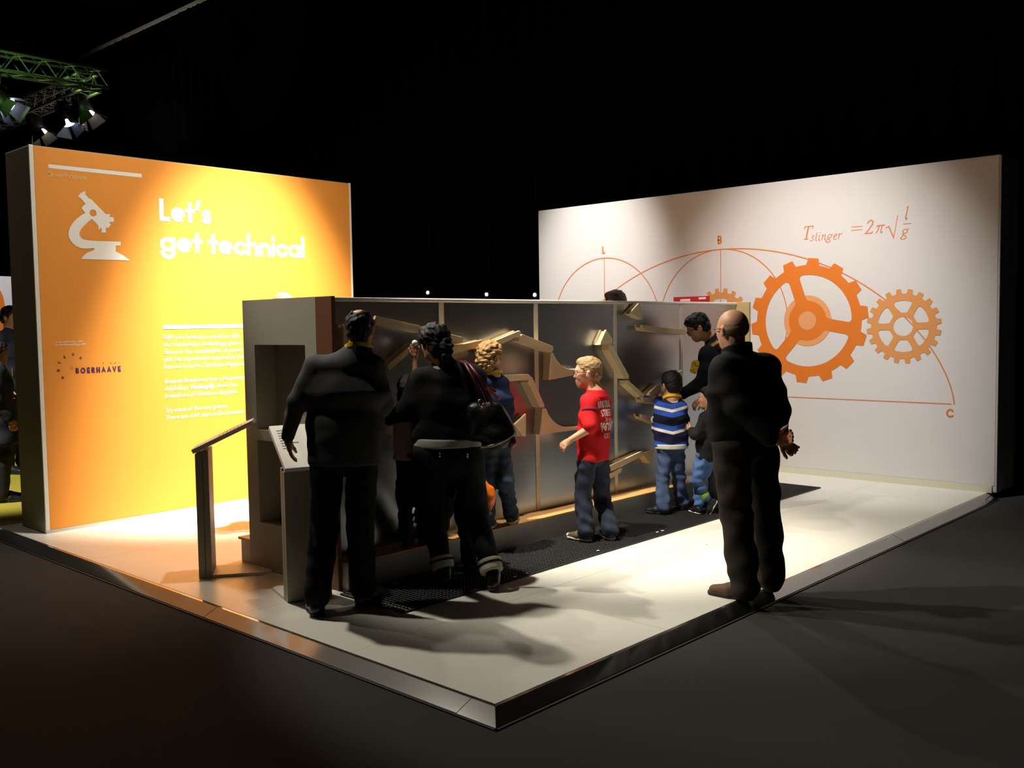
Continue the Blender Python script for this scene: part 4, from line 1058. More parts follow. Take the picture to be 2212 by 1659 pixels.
# --- woman with handbag, back to us
def woman():
    D = 6.21
    J = px_joints(D, dict(n=(962, 792, 0), sL=(906, 823, 0), sR=(1020, 815, 0), eL=(882, 888, .02), wL=(832, 906, .05), eR=(1052, 890, .06), wR=(1030, 930, .22),
                          pL=(928, 985, 0), pR=(1006, 985, 0), kL=(930, 1106, .05), kR=(1026, 1100, .05), hL=(962, 1268), tL=(948, 1238), hR=(1066, 1276), tR=(1062, 1240)), .014)
    for q in 'LR': foot(J, q, .95)
    f = Fig('person in black cardigan and dark jeans with rolled cuffs, handbag on the shoulder', J, W(938, 742, D-.02), .225, cvec(-.75, 0, .7), .08, .95, M_skin2)
    f.body(hands=(('L', cvec(-.15, -1, .0), cvec(.8, 0, .6), .7, .08), ('R', cvec(.2, -.6, 1), cvec(-1, 0, 0), .6)))
    f.hair(H_black, 'mop', (.005, 150, 4), vol=.025)
    b = Blob(.02); b.chain([f.hp(-.36, .1, -.05), f.hp(-.48, -.1, 0), f.hp(-.42, -.42, .0), f.hp(-.32, -.62, .02)], [.16*f.H, .19*f.H, .20*f.H, .12*f.H]); b.wr = (.008, 110, 8); b.build('hair_bun', H_black, f.o, .006)
    f.face()
    b = Blob(.04); f.torso(b, .036, 1.08, .02, lo=.03); f.arms(b, .02, frac=.99); b.wr = (.005, 30, 6); hem(b, D, 965, 950, (-.03, 0, -1))
    b.build('cardigan', fab('black_cardigan', (13, 13, 14), .95), f.o, .01)
    b = Blob(.03); p = f.pel; b.cone(p-UP*.02, p+UP*.16, .150, .140, f.side, 1.50); b.cut(W(965, 963, D), -UP); b.cut(W(965, 944, D), UP); b.wr = (.003, 40, 2)
    b.build('undershirt_hem', fab('grey_white_undershirt', (150, 148, 140)), f.o, .008)
    b = Blob(.015); b.cone(J['n']-UP*.045, J['n']+UP*.005, .105, .078, f.side, 1.22); b.cut(J['n']+UP*.006, UP); b.build('undershirt_collar', MATS['grey_white_undershirt'], f.o, .008)
    b = Blob(.035); b.cone(p-UP*.02, p+UP*.10, .142, .128, f.side, 1.36); f.legs(b, .022, th=(.104, .066), sh=(.060, .046), end=.82); b.wr = (.004, 42, 9)
    for q in 'LR': b.cut(J['a'+q]+UP*.07, -UP) if False else None
    b.build('jeans', fab('black_jeans', (16, 17, 20)), f.o, .01)
    for q in 'LR':
        a = J['a'+q]; k = J['k'+q]; d = unit(a-k); t0 = a-d*.075
        b = Blob(.004); b.cone(t0-d*.03, t0+d*.055, .079, .072); b.cut(t0+d*.05, d); b.cut(t0-d*.028, -d); o = b.build('rolled_cuff', fab('cream_cuff', (196, 188, 168)), f.o, .007)
        b = Blob(.002); b.cone(t0-d*.004, t0+d*.008, .0815, .0805); b.cut(t0+d*.009, d); b.cut(t0-d*.005, -d); so = b.build('dark_band', MATS['black_jeans'], f.o, .005); so.parent = o
        f.shoe(q, mat('black_leather', (18, 17, 17), .32), MATS['black_sole'], .14)
    for px, py in ((955, 975), (955, 981), (1013, 977), (1013, 982)):
        m = MB(); q = W(px, py, D); m.sphere(q-CF*.20, .006, 6); build(m, 'rivet', mat('rivet_metal', (200, 195, 185), .3, 1.0), f.o, smooth=True)
    return f, D


fw_, DW = woman()


def handbag():
    D = 6.02
    q = lambda x, y, d=0: W(x, y, D+d)
    o = thing('handbag', 'black leather handbag with burgundy trim hanging from the shoulder of the woman in black', 'bag', q(1065, 965)*np.array([1, 1, 0])+np.array([0, 0, q(1065, 965)[2]]))
    ax = unit(q(1100, 940)-q(1040, 900)); M_l = mat('black_bag_leather', (17, 16, 17), .32, bump=.3, bscale=60)
    b = Blob(.05); b.chain([q(1032, 892), q(1060, 905), q(1085, 930)], [.075, .10, .085], CF, .8); b.chain([q(1035, 935), q(1068, 950), q(1092, 945)], [.055, .05, .05], CF, .9); b.wr = (.004, 40, 2)
    b.build('bag_body', M_l, o, .009)
    b = Blob(.02); b.cone(q(1095, 935, -.02), q(1104, 955, -.02), .045, .035, CF, .8); b.build('corner_patch', mat('burgundy_leather', (86, 20, 28), .4), o, .008)
    m = MB(); m.tube([q(1040, 966, -.03), q(1065, 962, -.06), q(1092, 950, -.06), q(1112, 938, -.03)], .010, 8); build(m, 'bottom_piping', mat('pale_piping', (176, 160, 140), .5), o, smooth=True)
    for dx, dd in ((0, 0), (14, -.05)):
        m = MB(); pts = [q(1052+dx, 880, dd), q(1040+dx, 850, dd), q(1022+dx, 815, dd-.02), q(1006+dx*.6, 788, dd+.06), q(996+dx*.6, 782, .17)]; m.tube(pts, .011, 8); m.tube([pts[-1], q(990+dx*.6, 786, .30), q(1000+dx, 815, .42), q(1030+dx, 860, .36), q(1055+dx, 885, .22)], .011, 8)
        build(m, 'shoulder_strap', MATS['burgundy_leather'], o, smooth=True)
    m = MB(); c = q(1038, 872, -.13); R_ = .018; m.tube([c+CR*R_*math.cos(a)+CU*R_*1.4*math.sin(a) for a in [i*math.pi/6 for i in range(13)]], .004, 6); build(m, 'gold_ring', mat('gold_metal', (210, 170, 80), .25, 1.0), o, smooth=True)
    m = MB(); m.bar(q(1050, 836, -.07), q(1078, 862, -.10), .012, .018); m.bar(q(1058, 838, -.075), q(1072, 846, -.08), .01, .014); build(m, 'strap_tab', mat('brown_strap', (120, 62, 44), .45), o)


handbag()


# --- boy in the red shirt
def boy_red():
    D = 7.44; sz = .80
    J = px_joints(D, dict(n=(1287, 848, 0), sL=(1274, 868, -.07), sR=(1302, 868, .10), eL=(1275, 925, -.15), wL=(1233, 950, -.12), eR=(1300, 925, .22), wR=(1272, 945, .32),
                          pL=(1270, 985, -.05), pR=(1292, 985, .08), kL=(1258, 1072, -.05), kR=(1300, 1075, .10), hL=(1277, 1170), tL=(1208, 1158), hR=(1324, 1167), tR=(1283, 1146)), .016)
    for q in 'LR': foot(J, q, .85)
    f = Fig('person with glasses in red polo shirt and jeans standing on the black mat', J, W(1269, 805, D), .248, cvec(-1, 0, .12), .04, sz)
    f.armfat = .006
    f.body(.0065, hands=(('L', cvec(-.75, -.6, 0), cvec(.3, -.5, .6), .45, .14), ('R', cvec(-.6, -.6, .3), cvec(0, -.5, -.6), .5)))
    f.hair(H_blond, 'short', (.002, 220, 3), .005, -.004); f.face()
    M_red = fab('red_polo', (196, 26, 30), .8, .08)
    b = Blob(.03); f.torso(b, .024, 1.0, .01, lo=.03); f.arms(b, .022, frac=.46); b.wr = (.004, 38, 4); b.cut(W(1280, 993, D), (0, 0, -1))
    sh = b.build('polo_shirt', M_red, f.o, .008)
    b = Blob(.01); n = J['n']; b.cone(n-UP*.03, n+UP*.022, .092, .072, f.side, 1.12); b.cut(n+UP*.024, UP); b.build('collar', M_red, f.o, .006)
    b = Blob(.015); p = f.pel; b.cone(p+UP*.01, p+UP*.06, .092, .09, f.side, 1.3); f.legs(b, .008, th=(.090, .070), sh=(.068, .056), flare=.014); b.wr = (.006, 62, 7)
    b.cut(W(1280, 989, D), UP); b.build('jeans', mat('dark_blue_jeans', (26, 33, 52), .85, var=.35, vscale=18, bump=.3, bscale=300), f.o, .008)
    for q in 'LR':
        f.shoe(q, mat('olive_canvas', (98, 88, 60), .8), mat('off_white_rubber', (216, 210, 196), .6), .075)
        m = MB(); d = unit(J['t'+q]-J['h'+q]); L = np.linalg.norm(J['t'+q]-J['h'+q]); m.sphere(J['h'+q]+d*L*.90+UP*.024, .024, 10, (1.1, 1.1, .8)); build(m, 'toe_cap', MATS['off_white_rubber'], f.o, smooth=True)
    # glasses
    m = MB(); fr = lambda g: [f.hp(.415, -.005, g*.14)+f.H*(f.F[2]*.085*math.cos(a)+f.F[1]*.06*math.sin(a)) for a in [i*math.pi/8 for i in range(17)]]
    for g in (-1, 1): m.tube(fr(g), .0022, 6); m.tube([f.hp(.41, .02, g*.225), f.hp(.2, .03, g*.30), f.hp(-.03, .03, g*.345)], .0026, 6)
    m.tube([f.hp(.42, .01, -.06), f.hp(.42, .01, .06)], .002, 6); g_ = build(m, 'glasses', mat('dark_red_frames', (70, 24, 22), .35), f.o, smooth=True)
    # print on the back, draped onto the shirt
    me = sh.data; off = root_loc(f.o); co = np.zeros(len(me.vertices)*3, np.float32); me.vertices.foreach_get('co', co); co = co.reshape(-1, 3)+off
    bv = BVHTree.FromPolygons([tuple(c) for c in co], [tuple(p.vertices) for p in me.polygons])
    bk = unit(-f.front*np.array([1, 1, 0])); rt = unit(np.cross(bk, UP))*-1
    rt = rt if rt @ CR > 0 else -rt; cen = f.ch*np.array([1, 1, 0])

    def drape(s_, z_):
        p = cen+rt*s_+bk*.6+UP*z_; h_ = bv.ray_cast(Vector(p), Vector(-bk)); return np.array(h_[0])+bk*.003 if h_[0] else p-bk*.45
    zt = lambda py: W(1300, py, D)[2]
    for t_, y_, xh_, w_, wt_ in (('MONTREAL', 879, .036, .175, .24), ('STREET', 897, .032, .130, .2), ('35 06', 908, .019, .085, .2), ('VG1N', 929, .045, .155, .3), ('ICKS', 945, .026, .08, .16)):
        m = MB(); text(m, t_, -w_/2-.028, zt(y_), xh_, drape, wt_, .2, xs=.6, width=w_); build(m, 'shirt_print', mat('shirt_print_white', (225, 205, 200), .7), f.o)
    for y_ in (883, 913):
        m = MB(); stroke(m, [(-.075+.010*i, zt(y_)) for i in range(10)], .0025, drape); build(m, 'shirt_print', MATS['shirt_print_white'], f.o)
    b = Blob(.004); S_, E_ = J['sL'], J['eL']; d = unit(E_-S_); c = S_+d*.075; b.cone(c-d*.012, c+d*.012, .0695, .0695); b.cut(c+d*.011, d); b.cut(c-d*.011, -d); b.build('sleeve_band', fab('purple_red_band', (122, 30, 52)), f.o, .005)
    m = MB(); pts = [J['n']+f.front*.07-f.side*.03+UP*.01, f.ch+f.front*.125-f.side*.02-UP*.06, f.ch+f.front*.135-UP*.2]; m.ribbon(pts, [f.front]*3, .016, .003); build(m, 'lanyard', mat('orange_lanyard', (230, 120, 30), .6), f.o)


boy_red()


# --- boy in striped sweater, back to us
def stripe_material():
    m = bpy.data.materials.new('striped_knit'); m.use_nodes = True; nt = m.node_tree; b = nt.nodes['Principled BSDF']; b.inputs['Roughness'].default_value = .9; b.inputs['Specular IOR Level'].default_value = .2
    tc = nt.nodes.new('ShaderNodeTexCoord'); sp = nt.nodes.new('ShaderNodeSeparateXYZ'); nt.links.new(tc.outputs['Object'], sp.inputs[0])
    dt = nt.nodes.new('ShaderNodeVectorMath'); dt.operation = 'DOT_PRODUCT'; dt.inputs[1].default_value = (CR[0], CR[1], 0); nt.links.new(tc.outputs['Object'], dt.inputs[0])
    ab = nt.nodes.new('ShaderNodeMath'); ab.operation = 'ABSOLUTE'; nt.links.new(dt.outputs['Value'], ab.inputs[0])
    ml = nt.nodes.new('ShaderNodeMath'); ml.operation = 'MULTIPLY'; ml.inputs[1].default_value = .22; nt.links.new(ab.outputs[0], ml.inputs[0])
    ad = nt.nodes.new('ShaderNodeMath'); ad.operation = 'SUBTRACT'; nt.links.new(sp.outputs['Z'], ad.inputs[0]); nt.links.new(ml.outputs[0], ad.inputs[1])
    mr = nt.nodes.new('ShaderNodeMapRange'); mr.inputs['From Min'].default_value = .55; mr.inputs['From Max'].default_value = 1.05; nt.links.new(ad.outputs[0], mr.inputs['Value'])
    cr = nt.nodes.new('ShaderNodeValToRGB'); cr.color_ramp.interpolation = 'CONSTANT'
    navy, blue, wh, dk = srgb(26, 26, 60), srgb(44, 74, 158), srgb(214, 210, 200), srgb(14, 15, 34)
    st = [(0, blue), (.08, navy), (.26, wh), (.31, blue), (.40, dk), (.55, blue), (.64, wh), (.69, blue), (.78, navy), (.97, blue)]
    e = cr.color_ramp.elements; e[0].position = 0; e[0].color = st[0][1]; e[1].position = st[1][0]; e[1].color = st[1][1]
    for p, c in st[2:]: n = e.new(p); n.color = c
    nt.links.new(mr.outputs[0], cr.inputs[0]); nt.links.new(cr.outputs[0], b.inputs['Base Color'])
    return m


def boy_stripe():
    D = 8.44; sz = .70
    J = px_joints(D, dict(n=(1452, 862, 0), sL=(1429, 882, 0), sR=(1470, 880, 0), eL=(1421, 925, .06), wL=(1424, 862, .28), eR=(1474, 922, .08), wR=(1462, 905, .28),
                          pL=(1438, 965, 0), pR=(1462, 965, 0), kL=(1432, 1034, -.04), kR=(1466, 1034, .03), hL=(1441, 1111), tL=(1399, 1107), hR=(1476, 1102), tR=(1455, 1084)), .016)
    for q in 'LR': foot(J, q, .75)
    f = Fig('person in blue striped sweater and jeans leaning to the steel panel', J, W(1450, 832, D+.02), .238, cvec(-.35, 0, 1), .10, sz, M_skin2)
    f.body(.0065, hands=(('L', cvec(.0, .7, .6), cvec(.6, 0, .7), .8, .06), ('R', cvec(-.3, .2, 1), cvec(-1, 0, 0), .5)))
    f.hair(H_black, 'short', (.002, 200, 5), .005, .02)
    b = Blob(.03); f.torso(b, .026, 1.02, 0, lo=.02); f.arms(b, .022, frac=.97); b.wr = (.004, 44, 8); hem(b, D, 1450, 962); b.build('striped_sweater', stripe_material(), f.o, .008)
    b = Blob(.02); p = f.pel; b.cone(p-UP*.02, p+UP*.06, .108, .108, f.side, 1.36); b.cut(W(1450, 968, D), -UP); b.cut(W(1450, 958, D), UP); b.build('shirt_hem', fab('white_cotton', (205, 202, 194)), f.o, .006)
    b = Blob(.01); n = J['n']; b.cone(n-UP*.025, n+UP*.018, .070, .056, f.side, 1.1); b.cut(n+UP*.02, UP); b.build('shirt_collar', MATS['white_cotton'], f.o, .006)
    f.lanyard(w=.022)
    b = Blob(.015); b.cone(p-UP*.0, p+UP*.03, .092, .09, f.side, 1.3); f.legs(b, .008, th=(.092, .070), sh=(.066, .054), flare=.012); b.wr = (.006, 62, 4)
    b.cut(W(1450, 958, D), UP); b.build('jeans', mat('mid_blue_jeans', (54, 70, 104), .85, var=.35, vscale=18, bump=.3, bscale=300), f.o, .008)
    for q in 'LR': f.shoe(q, mat('black_sneaker', (20, 20, 22), .5), MATS['black_sole'], .08)
    m = MB(); c = f.J['sL']+(f.J['eL']-f.J['sL'])*.55-CR*.06-CF*.035; m.tube([c, c-unit(CR+CF*.6)*.006], .028, 20); build(m, 'round_badge', mat('badge_grey', (170, 172, 176), .6), f.o)


boy_stripe()


# --- man with glasses leaning over the boy
def father():
    D = 8.85
    J = px_joints(D, dict(n=(1541, 737, 0), sL=(1530, 768, -.14), sR=(1560, 768, .16), eL=(1517, 828, -.20), wL=(1473, 852, -.22), eR=(1550, 830, .2), wR=(1520, 860, .1),
                          pL=(1560, 915, -.06), pR=(1585, 915, .10), kL=(1548, 1000, -.06), kR=(1580, 1005, .1), hL=(1556, 1090), tL=(1535, 1084), hR=(1588, 1080), tR=(1560, 1068)), .016)
    for q in 'LR': foot(J, q, .98)
    f = Fig('person with glasses in dark hooded jacket bending down towards the striped boy', J, W(1507, 708, D-.03), .245, cvec(-1, 0, .05), .50, .98, M_skin2)
    f.body(.0075, hands=(('L', cvec(-.95, -.2, 0), cvec(0, -.9, .3), .35, .1), ('R', cvec(-.8, -.5, 0), cvec(0, -.8, .3), .5)))
    f.hair(H_black, 'short', (.005, 130, 7), .006, .035); f.face()
    M_j = fab('black_navy_jacket', (24, 24, 30), .85)
    b = Blob(.035); f.torso(b, .04, 1.05, .0, lo=.05); f.arms(b, .026, frac=.97); b.wr = (.005, 34, 9); b.build('jacket', M_j, f.o, .01)
    b = Blob(.02); n = J['n']; b.chain([n+CR*.10-UP*.03-CF*.10, n+CR*.04-UP*.02-CF*.13, n-CR*.05-UP*.07-CF*.10], [.05, .05, .035]); b.chain([n+CR*.10-UP*.03-CF*.10, n+CR*.12-UP*.0+CF*.08], [.05, .05]); b.build('hood', fab('purple_hood', (74, 50, 88)), f.o, .008)
    b = Blob(.01); b.cone(n-UP*.02, n+UP*.025, .078, .070, f.side, 1.1); b.cut(n+UP*.03, UP); b.build('shirt_collar', fab('orange_collar', (206, 84, 34)), f.o, .006)
    m = MB(); pts = [n+CR*.06+UP*.01-CF*.15, n-CR*.01-UP*.02-CF*.19, n-CR*.07-UP*.065-CF*.16, n-CR*.10-UP*.11-CF*.12]; m.ribbon(pts, [-CF-CR*.3]*4, .026, .004); build(m, 'lanyard', M_lany, f.o)
    b = Blob(.03); p = f.pel; b.cone(p-UP*.02, p+UP*.06, .12, .115, f.side, 1.35); f.legs(b, .02, sh=(.062, .052), flare=.01); b.wr = (.005, 50, 3)
    b.build('jeans', mat('grey_blue_jeans', (84, 96, 108), .85, var=.3, vscale=18, bump=.3, bscale=300), f.o, .01)
    for q in 'LR': f.shoe(q, MATS['black_sneaker'], MATS['black_sole'], .09)
    m = MB()
    for g in (-1, 1): m.tube([f.hp(.415, -.005, g*.14)+f.H*(f.F[2]*.085*math.cos(a)+f.F[1]*.055*math.sin(a)) for a in [i*math.pi/8 for i in range(17)]], .0022, 6); m.tube([f.hp(.41, .02, g*.225), f.hp(.2, .03, g*.31), f.hp(-.03, .03, g*.35)], .003, 6)
    build(m, 'glasses', mat('black_frames', (14, 14, 15), .3), f.o, smooth=True)
    # yellow pass flapping at the sleeve
    q = lambda x, y: W(x, y, D-.30)
    m = MB(); m.prism([q(1497, 779), q(1505, 777), q(1511, 782), q(1509, 795), q(1507, 798), q(1503, 809), q(1489, 803), q(1493, 790), q(1492, 788)], None, CF*.004); pb = build(m, 'yellow_pass', mat('pass_yellow', (236, 196, 24), .5), f.o)
    m = MB(); P_ = lambda x, y: W(x, y, D-.301)
    for pts in ([(1495, 784), (1501, 783), (1502, 790), (1508, 791)], [(1491, 799), (1494, 800), (1495, 804), (1504, 805)]):
        v = [P_(*a) for a in pts]; m.tube(v, .0022, 5)
    build(m, 'pass_lines', M_blackmetal, f.o)
    m = MB(); m.tube([P_(1499, 797), P_(1499, 801)], .005, 6); build(m, 'pass_mark', mat('pass_red', (190, 40, 24), .5), f.o)


father()


# --- small child in black with lime cuff
def child_black():
    D = 8.34; sz = .60
    J = px_joints(D, dict(n=(1538, 886, 0), sL=(1524, 903, -.06), sR=(1546, 902, .09), eL=(1502, 940, -.10), wL=(1494, 930, .02), eR=(1530, 945, .18), wR=(1497, 938, .12),
                          pL=(1520, 985, -.04), pR=(1538, 985, .05), kL=(1504, 1036, -.05), kR=(1512, 1036, .05), hR=(1514, 1111), tR=(1490, 1104)), .016)
    J['hL'] = W(1550, 1082, D-.02); J['tL'] = W(1526, 1124, D-.02)
    foot(J, 'R', .62); J['aL'] = W(1527, 1080, D-.02)
    f = Fig('small person in black jumper walking with a lime green cuff showing above the shoe', J, W(1530, 860, D), .195, cvec(-1, 0, .15), .02, sz, M_skin2)
    f.body(.006, hands=(('L', cvec(-.7, .5, .2), cvec(.3, .2, .8), .6, .08), ('R', cvec(-.8, .3, 0), cvec(0, 0, -1), .6)))
    f.hair(H_black, 'short', (.002, 200, 6), .005, .02); f.face()
    b = Blob(.025); f.torso(b, .024, 1.0, .01, lo=.0); f.arms(b, .020, frac=.95); b.wr = (.004, 44, 2); hem(b, D, 1530, 996); b.build('jumper', fab('black_jumper', (24, 25, 27)), f.o, .008)
    f.lanyard(w=.018)
    b = Blob(.015); p = f.pel; b.cone(p+UP*.0, p+UP*.04, .08, .08, f.side, 1.3); f.legs(b, .010, th=(.094, .070), sh=(.066, .056), end=.86); b.wr = (.006, 66, 5)
    b.build('jeans', mat('bright_blue_jeans', (62, 92, 140), .85, var=.35, vscale=18, bump=.3, bscale=300), f.o, .007)
    a = J['aL']; d = unit(a-J['kL']); b = Blob(.004); t = a-d*.045; b.cone(t-d*.03, t+d*.03, .045, .040); b.cut(t+d*.03, d); b.cut(t-d*.03, -d); b.build('lime_cuff', fab('lime_knit', (160, 214, 40)), f.o, .006)
    for q in 'LR': f.shoe(q, MATS['black_sneaker'], MATS['off_white_rubber'], .08)
    m = MB(); v = f.ch+f.front*.09-f.side*.02; m.ribbon([v+UP*.0, v-UP*.12, v-UP*.22], [f.front-f.side*.5]*3, .02, .003); m.bar(v-UP*.22, v-UP*.32, .05, .004, f.front); build(m, 'hanging_pass', MATS['pass_yellow'], f.o)


child_black()


# --- old man in black jacket, hands behind the back
def old_man():
    D = 5.87
    J = px_joints(D, dict(n=(1592, 768, 0), sL=(1563, 800, -.10), sR=(1650, 796, .12), eL=(1580, 885, -.34), wL=(1668, 952, -.26), eR=(1682, 880, .10), wR=(1686, 948, -.12),
                          pL=(1580, 965, -.06), pR=(1640, 965, .08), kL=(1590, 1112, -.05), kR=(1652, 1110, .10), hL=(1628, 1298), tL=(1517, 1279), hR=(1672, 1280), tR=(1618, 1240)))
    J['eL'] = W(1600, 880, D-.20)
    for q in 'LR': foot(J, q, 1.0, L=.305)
    f = Fig('person with bald head in black jacket and brown shoes, hands clasped behind the back', J, W(1581, 713, D), .255, cvec(-.55, 0, 1), .02, 1.0)
    f.body(hands=(('L', cvec(.85, .1, .1), cvec(.1, .6, -1), .85, .03), ('R', cvec(.55, -.55, -.2), cvec(-.4, .5, -1), .8, .03)))
    f.hair(mat('hair_cropped_grey', (146, 112, 90), .7, var=.3, vscale=90, bump=.4, bscale=200), 'rim', (.0015, 200, 2)); f.face()
    M_j = fab('black_jacket', (15, 15, 16), .8)
    b = Blob(.045); f.torso(b, .040, 1.02, .05, lo=.02); f.arms(b, .026, frac=.96); b.wr = (.006, 26, 5); hem(b, D, 1610, 957); b.build('jacket', M_j, f.o, .01)
    b = Blob(.02); n = J['n']; b.cone(n-UP*.03, n+UP*.055, .094, .088, f.side, 1.12); b.cut(n+UP*.06-f.front*0, UP+f.front*.35); b.build('jacket_collar', M_j, f.o, .008)
    b = Blob(.018); p = f.pel; b.cone(p+UP*.02, p+UP*.08, .128, .128, f.side, 1.32); f.legs(b, .018, th=(.100, .078), sh=(.076, .062), flare=.010); b.wr = (.006, 36, 6); b.cut(W(1610, 940, D), UP)
    b.build('trousers', fab('dark_brown_corduroy', (46, 40, 34), .9), f.o, .01)
    for q in 'LR': f.shoe(q, mat('brown_suede', (92, 62, 42), .75), mat('dark_brown_sole', (34, 24, 18), .7), .10, w=.050)
    m = MB()
    for g in (-1, 1): m.tube([f.hp(.40, .02, g*.2), f.hp(.2, .03, g*.33), f.hp(-.05, .03, g*.36)], .003, 6)
    build(m, 'glasses', MATS['black_frames'], f.o, smooth=True)
    c = W(1702, 957, D-.22); o = thing('folded_paper', 'small folded yellow paper held in the hands behind the black jacket', 'paper', c)
    m = MB(); m.prism([c-CR*.02-UP*.012, c+CR*.028-UP*.016, c+CR*.03+UP*.012, c-CR*.015+UP*.016], None, CF*.004); build(m, 'paper_sheet', mat('dull_yellow', (176, 140, 60), .7), o)


old_man()


# --- blond boy on the step
def boy_blond():
    D = 6.97; sz = .79
    J = px_joints(D, dict(n=(1064, 814, 0), sL=(1046, 834, -.04), sR=(1080, 832, .06), eL=(1040, 885, .02), wL=(1060, 900, .14), eR=(1092, 885, .06), wR=(1080, 905, .14),
                          pL=(1058, 945, -.02), pR=(1080, 945, .05), kL=(1052, 1035, .02), kR=(1090, 1035, .0), hR=(1101, 1133), tR=(1120, 1118), hL=(1050, 1146), tL=(1068, 1132)), .184)
    for q in 'LR': foot(J, q, .82)
    f = Fig('person with curly blond hair in navy sweater standing on the step', J, W(1058, 774, D), .222, cvec(.55, 0, 1), .10, sz)
    f.body(.0065, hands=(('L', cvec(.2, .1, 1), cvec(1, 0, 0), .6), ('R', cvec(.0, .2, 1), cvec(-1, 0, 0), .6)))
    f.hair(H_curly, 'mop', (.0055, 165, 3), .004, .012); f.face()
    b = Blob(.03); f.torso(b, .026, 1.0, .0, lo=.02); f.arms(b, .022, frac=.97); b.wr = (.004, 40, 8); hem(b, D, 1070, 948); b.build('sweater', fab('navy_sweater', (34, 44, 78)), f.o, .008)
    f.lanyard(w=.022)
    b = Blob(.03); p = f.pel; b.cone(p-UP*.02, p+UP*.05, .098, .094, f.side, 1.32); f.legs(b, .012, th=(.086, .062), sh=(.060, .046), flare=.006); b.wr = (.005, 62, 4)
    b.cut(W(1070, 936, D), UP); b.build('jeans', mat('faded_dark_jeans', (46, 58, 78), .85, var=.3, vscale=18, bump=.3, bscale=300), f.o, .008)
    for q in 'LR': f.shoe(q, mat('brown_high_top', (88, 78, 62), .6), MATS['off_white_rubber'], .11)


boy_blond()


# --- girl reaching up with the ball, on the step
def girl():
    D = 6.38; sz = .67
    J = px_joints(D, dict(n=(893, 878, 0), sL=(872, 893, -.02), sR=(912, 890, .05), eL=(862, 935, -.03), wL=(856, 896, .06), eR=(896, 822, .06), wR=(896, 775, .10),
                          pL=(880, 990, 0), pR=(905, 990, .04), kL=(874, 1075, 0), kR=(910, 1075, .02), hL=(876, 1183), tL=(890, 1168), hR=(912, 1176), tR=(926, 1162)), .184)
    for q in 'LR': foot(J, q, .72)
    f = Fig('person with long black hair raising a ball, behind the woman in black', J, W(886, 842, D), .21, cvec(.1, .25, 1), -.2, sz, M_skin2)
    f.body(.0065, hands=(('L', cvec(.2, 1, .2), cvec(.6, 0, .6), .7, .08), ('R', cvec(.05, 1, .0), cvec(-.2, .1, 1), .32, .22)))
    f.hair(H_black, 'long', (.003, 120, 5), .006, .0)
    b = Blob(.025); f.torso(b, .022, 1.0, 0, lo=.03); f.arms(b, .018, frac=.3); b.wr = (.004, 44, 8); hem(b, D, 885, 992); b.build('top', fab('pale_pink_top', (186, 150, 148)), f.o, .008)
    b = Blob(.025); p = f.pel; b.cone(p-UP*.02, p+UP*.05, .09, .088, f.side, 1.3); f.legs(b, .012, th=(.088, .064), sh=(.060, .048)); b.wr = (.005, 62, 4)
    b.build('jeans', MATS['dark_blue_jeans'], f.o, .008)
    for q in 'LR': f.shoe(q, MATS['black_sneaker'], MATS['black_sole'], .10)
    c = W(896, 741, D+.10); o = thing('track_ball', 'shiny white ball held up in the raised hand of the long haired girl', 'ball', c)
    build(MB().sphere(c, .021, 20), 'ball_shell', mat('polished_ball', (232, 232, 230), .18, .0, coat=.5), o, smooth=True)


girl()


# --- child crouching behind the woman in black, only a leg and shoe in view
def child_hidden():
    D = 6.50; sz = .64
    J = px_joints(D, dict(n=(975, 912, 0), sL=(955, 928, 0), sR=(995, 928, .04), eL=(948, 970, .05), wL=(955, 1000, .12), eR=(1005, 970, .05), wR=(1012, 1010, .10),
                          pL=(965, 1020, 0), pR=(988, 1020, .03), kL=(962, 1095, .1), kR=(1004, 1120, -.10), hL=(955, 1172), tL=(970, 1160), hR=(1008, 1232), tR=(1044, 1212)), .016)
    J['hL'] = on_z(950, 1168, .184); J['tL'] = on_z(965, 1152, .184)
    for q in 'LR': foot(J, q, .72)
    f = Fig('person in dark clothes half hidden behind the woman, one shoe on the mat', J, W(975, 876, D), .205, cvec(.2, 0, 1), .1, sz, M_skin2)
    f.body(.008, hands=(('L', cvec(.2, -.2, 1), cvec(1, 0, 0), .6), ('R', cvec(.2, -1, .1), cvec(-1, 0, 0), .8)))
    f.hair(H_black, 'short', (.002, 200, 5), .007, .02)
    b = Blob(.03); f.torso(b, .026, 1.0, .0, lo=.02); f.arms(b, .022, frac=.97); b.wr = (.004, 44, 8); b.build('jumper', MATS['black_jumper'], f.o, .01)
    b = Blob(.03); p = f.pel; b.cone(p-UP*.02, p+UP*.05, .095, .09, f.side, 1.32); f.legs(b, .016, th=(.09, .066), sh=(.062, .05)); b.wr = (.005, 50, 4); b.build('trousers', MATS['black_trousers'], f.o, .009)
    for q in 'LR': f.shoe(q, MATS['black_sneaker'], MATS['black_sole'], .10)
    D2 = 6.64; q = lambda x, y, d=0: W(x, y, D2+d); o = thing('orange_bag', 'bright orange plastic bag hanging between the woman in black and the blond boy', 'bag', q(1050, 1100))
    b = Blob(.03); b.chain([q(1040, 1036), q(1050, 1058), q(1055, 1080), q(1058, 1098)], [.012, .045, .048, .022], CF, .7); b.wr = (.006, 70, 3); b.build('bag_body', mat('orange_plastic', (246, 120, 20), .4), o, .006)
    m = MB(); m.tube([q(1034, 1040), q(1026, 1022), q(1020, 1012)], .006, 6); build(m, 'bag_handle', MATS['orange_plastic'], o, smooth=True)


child_hidden()


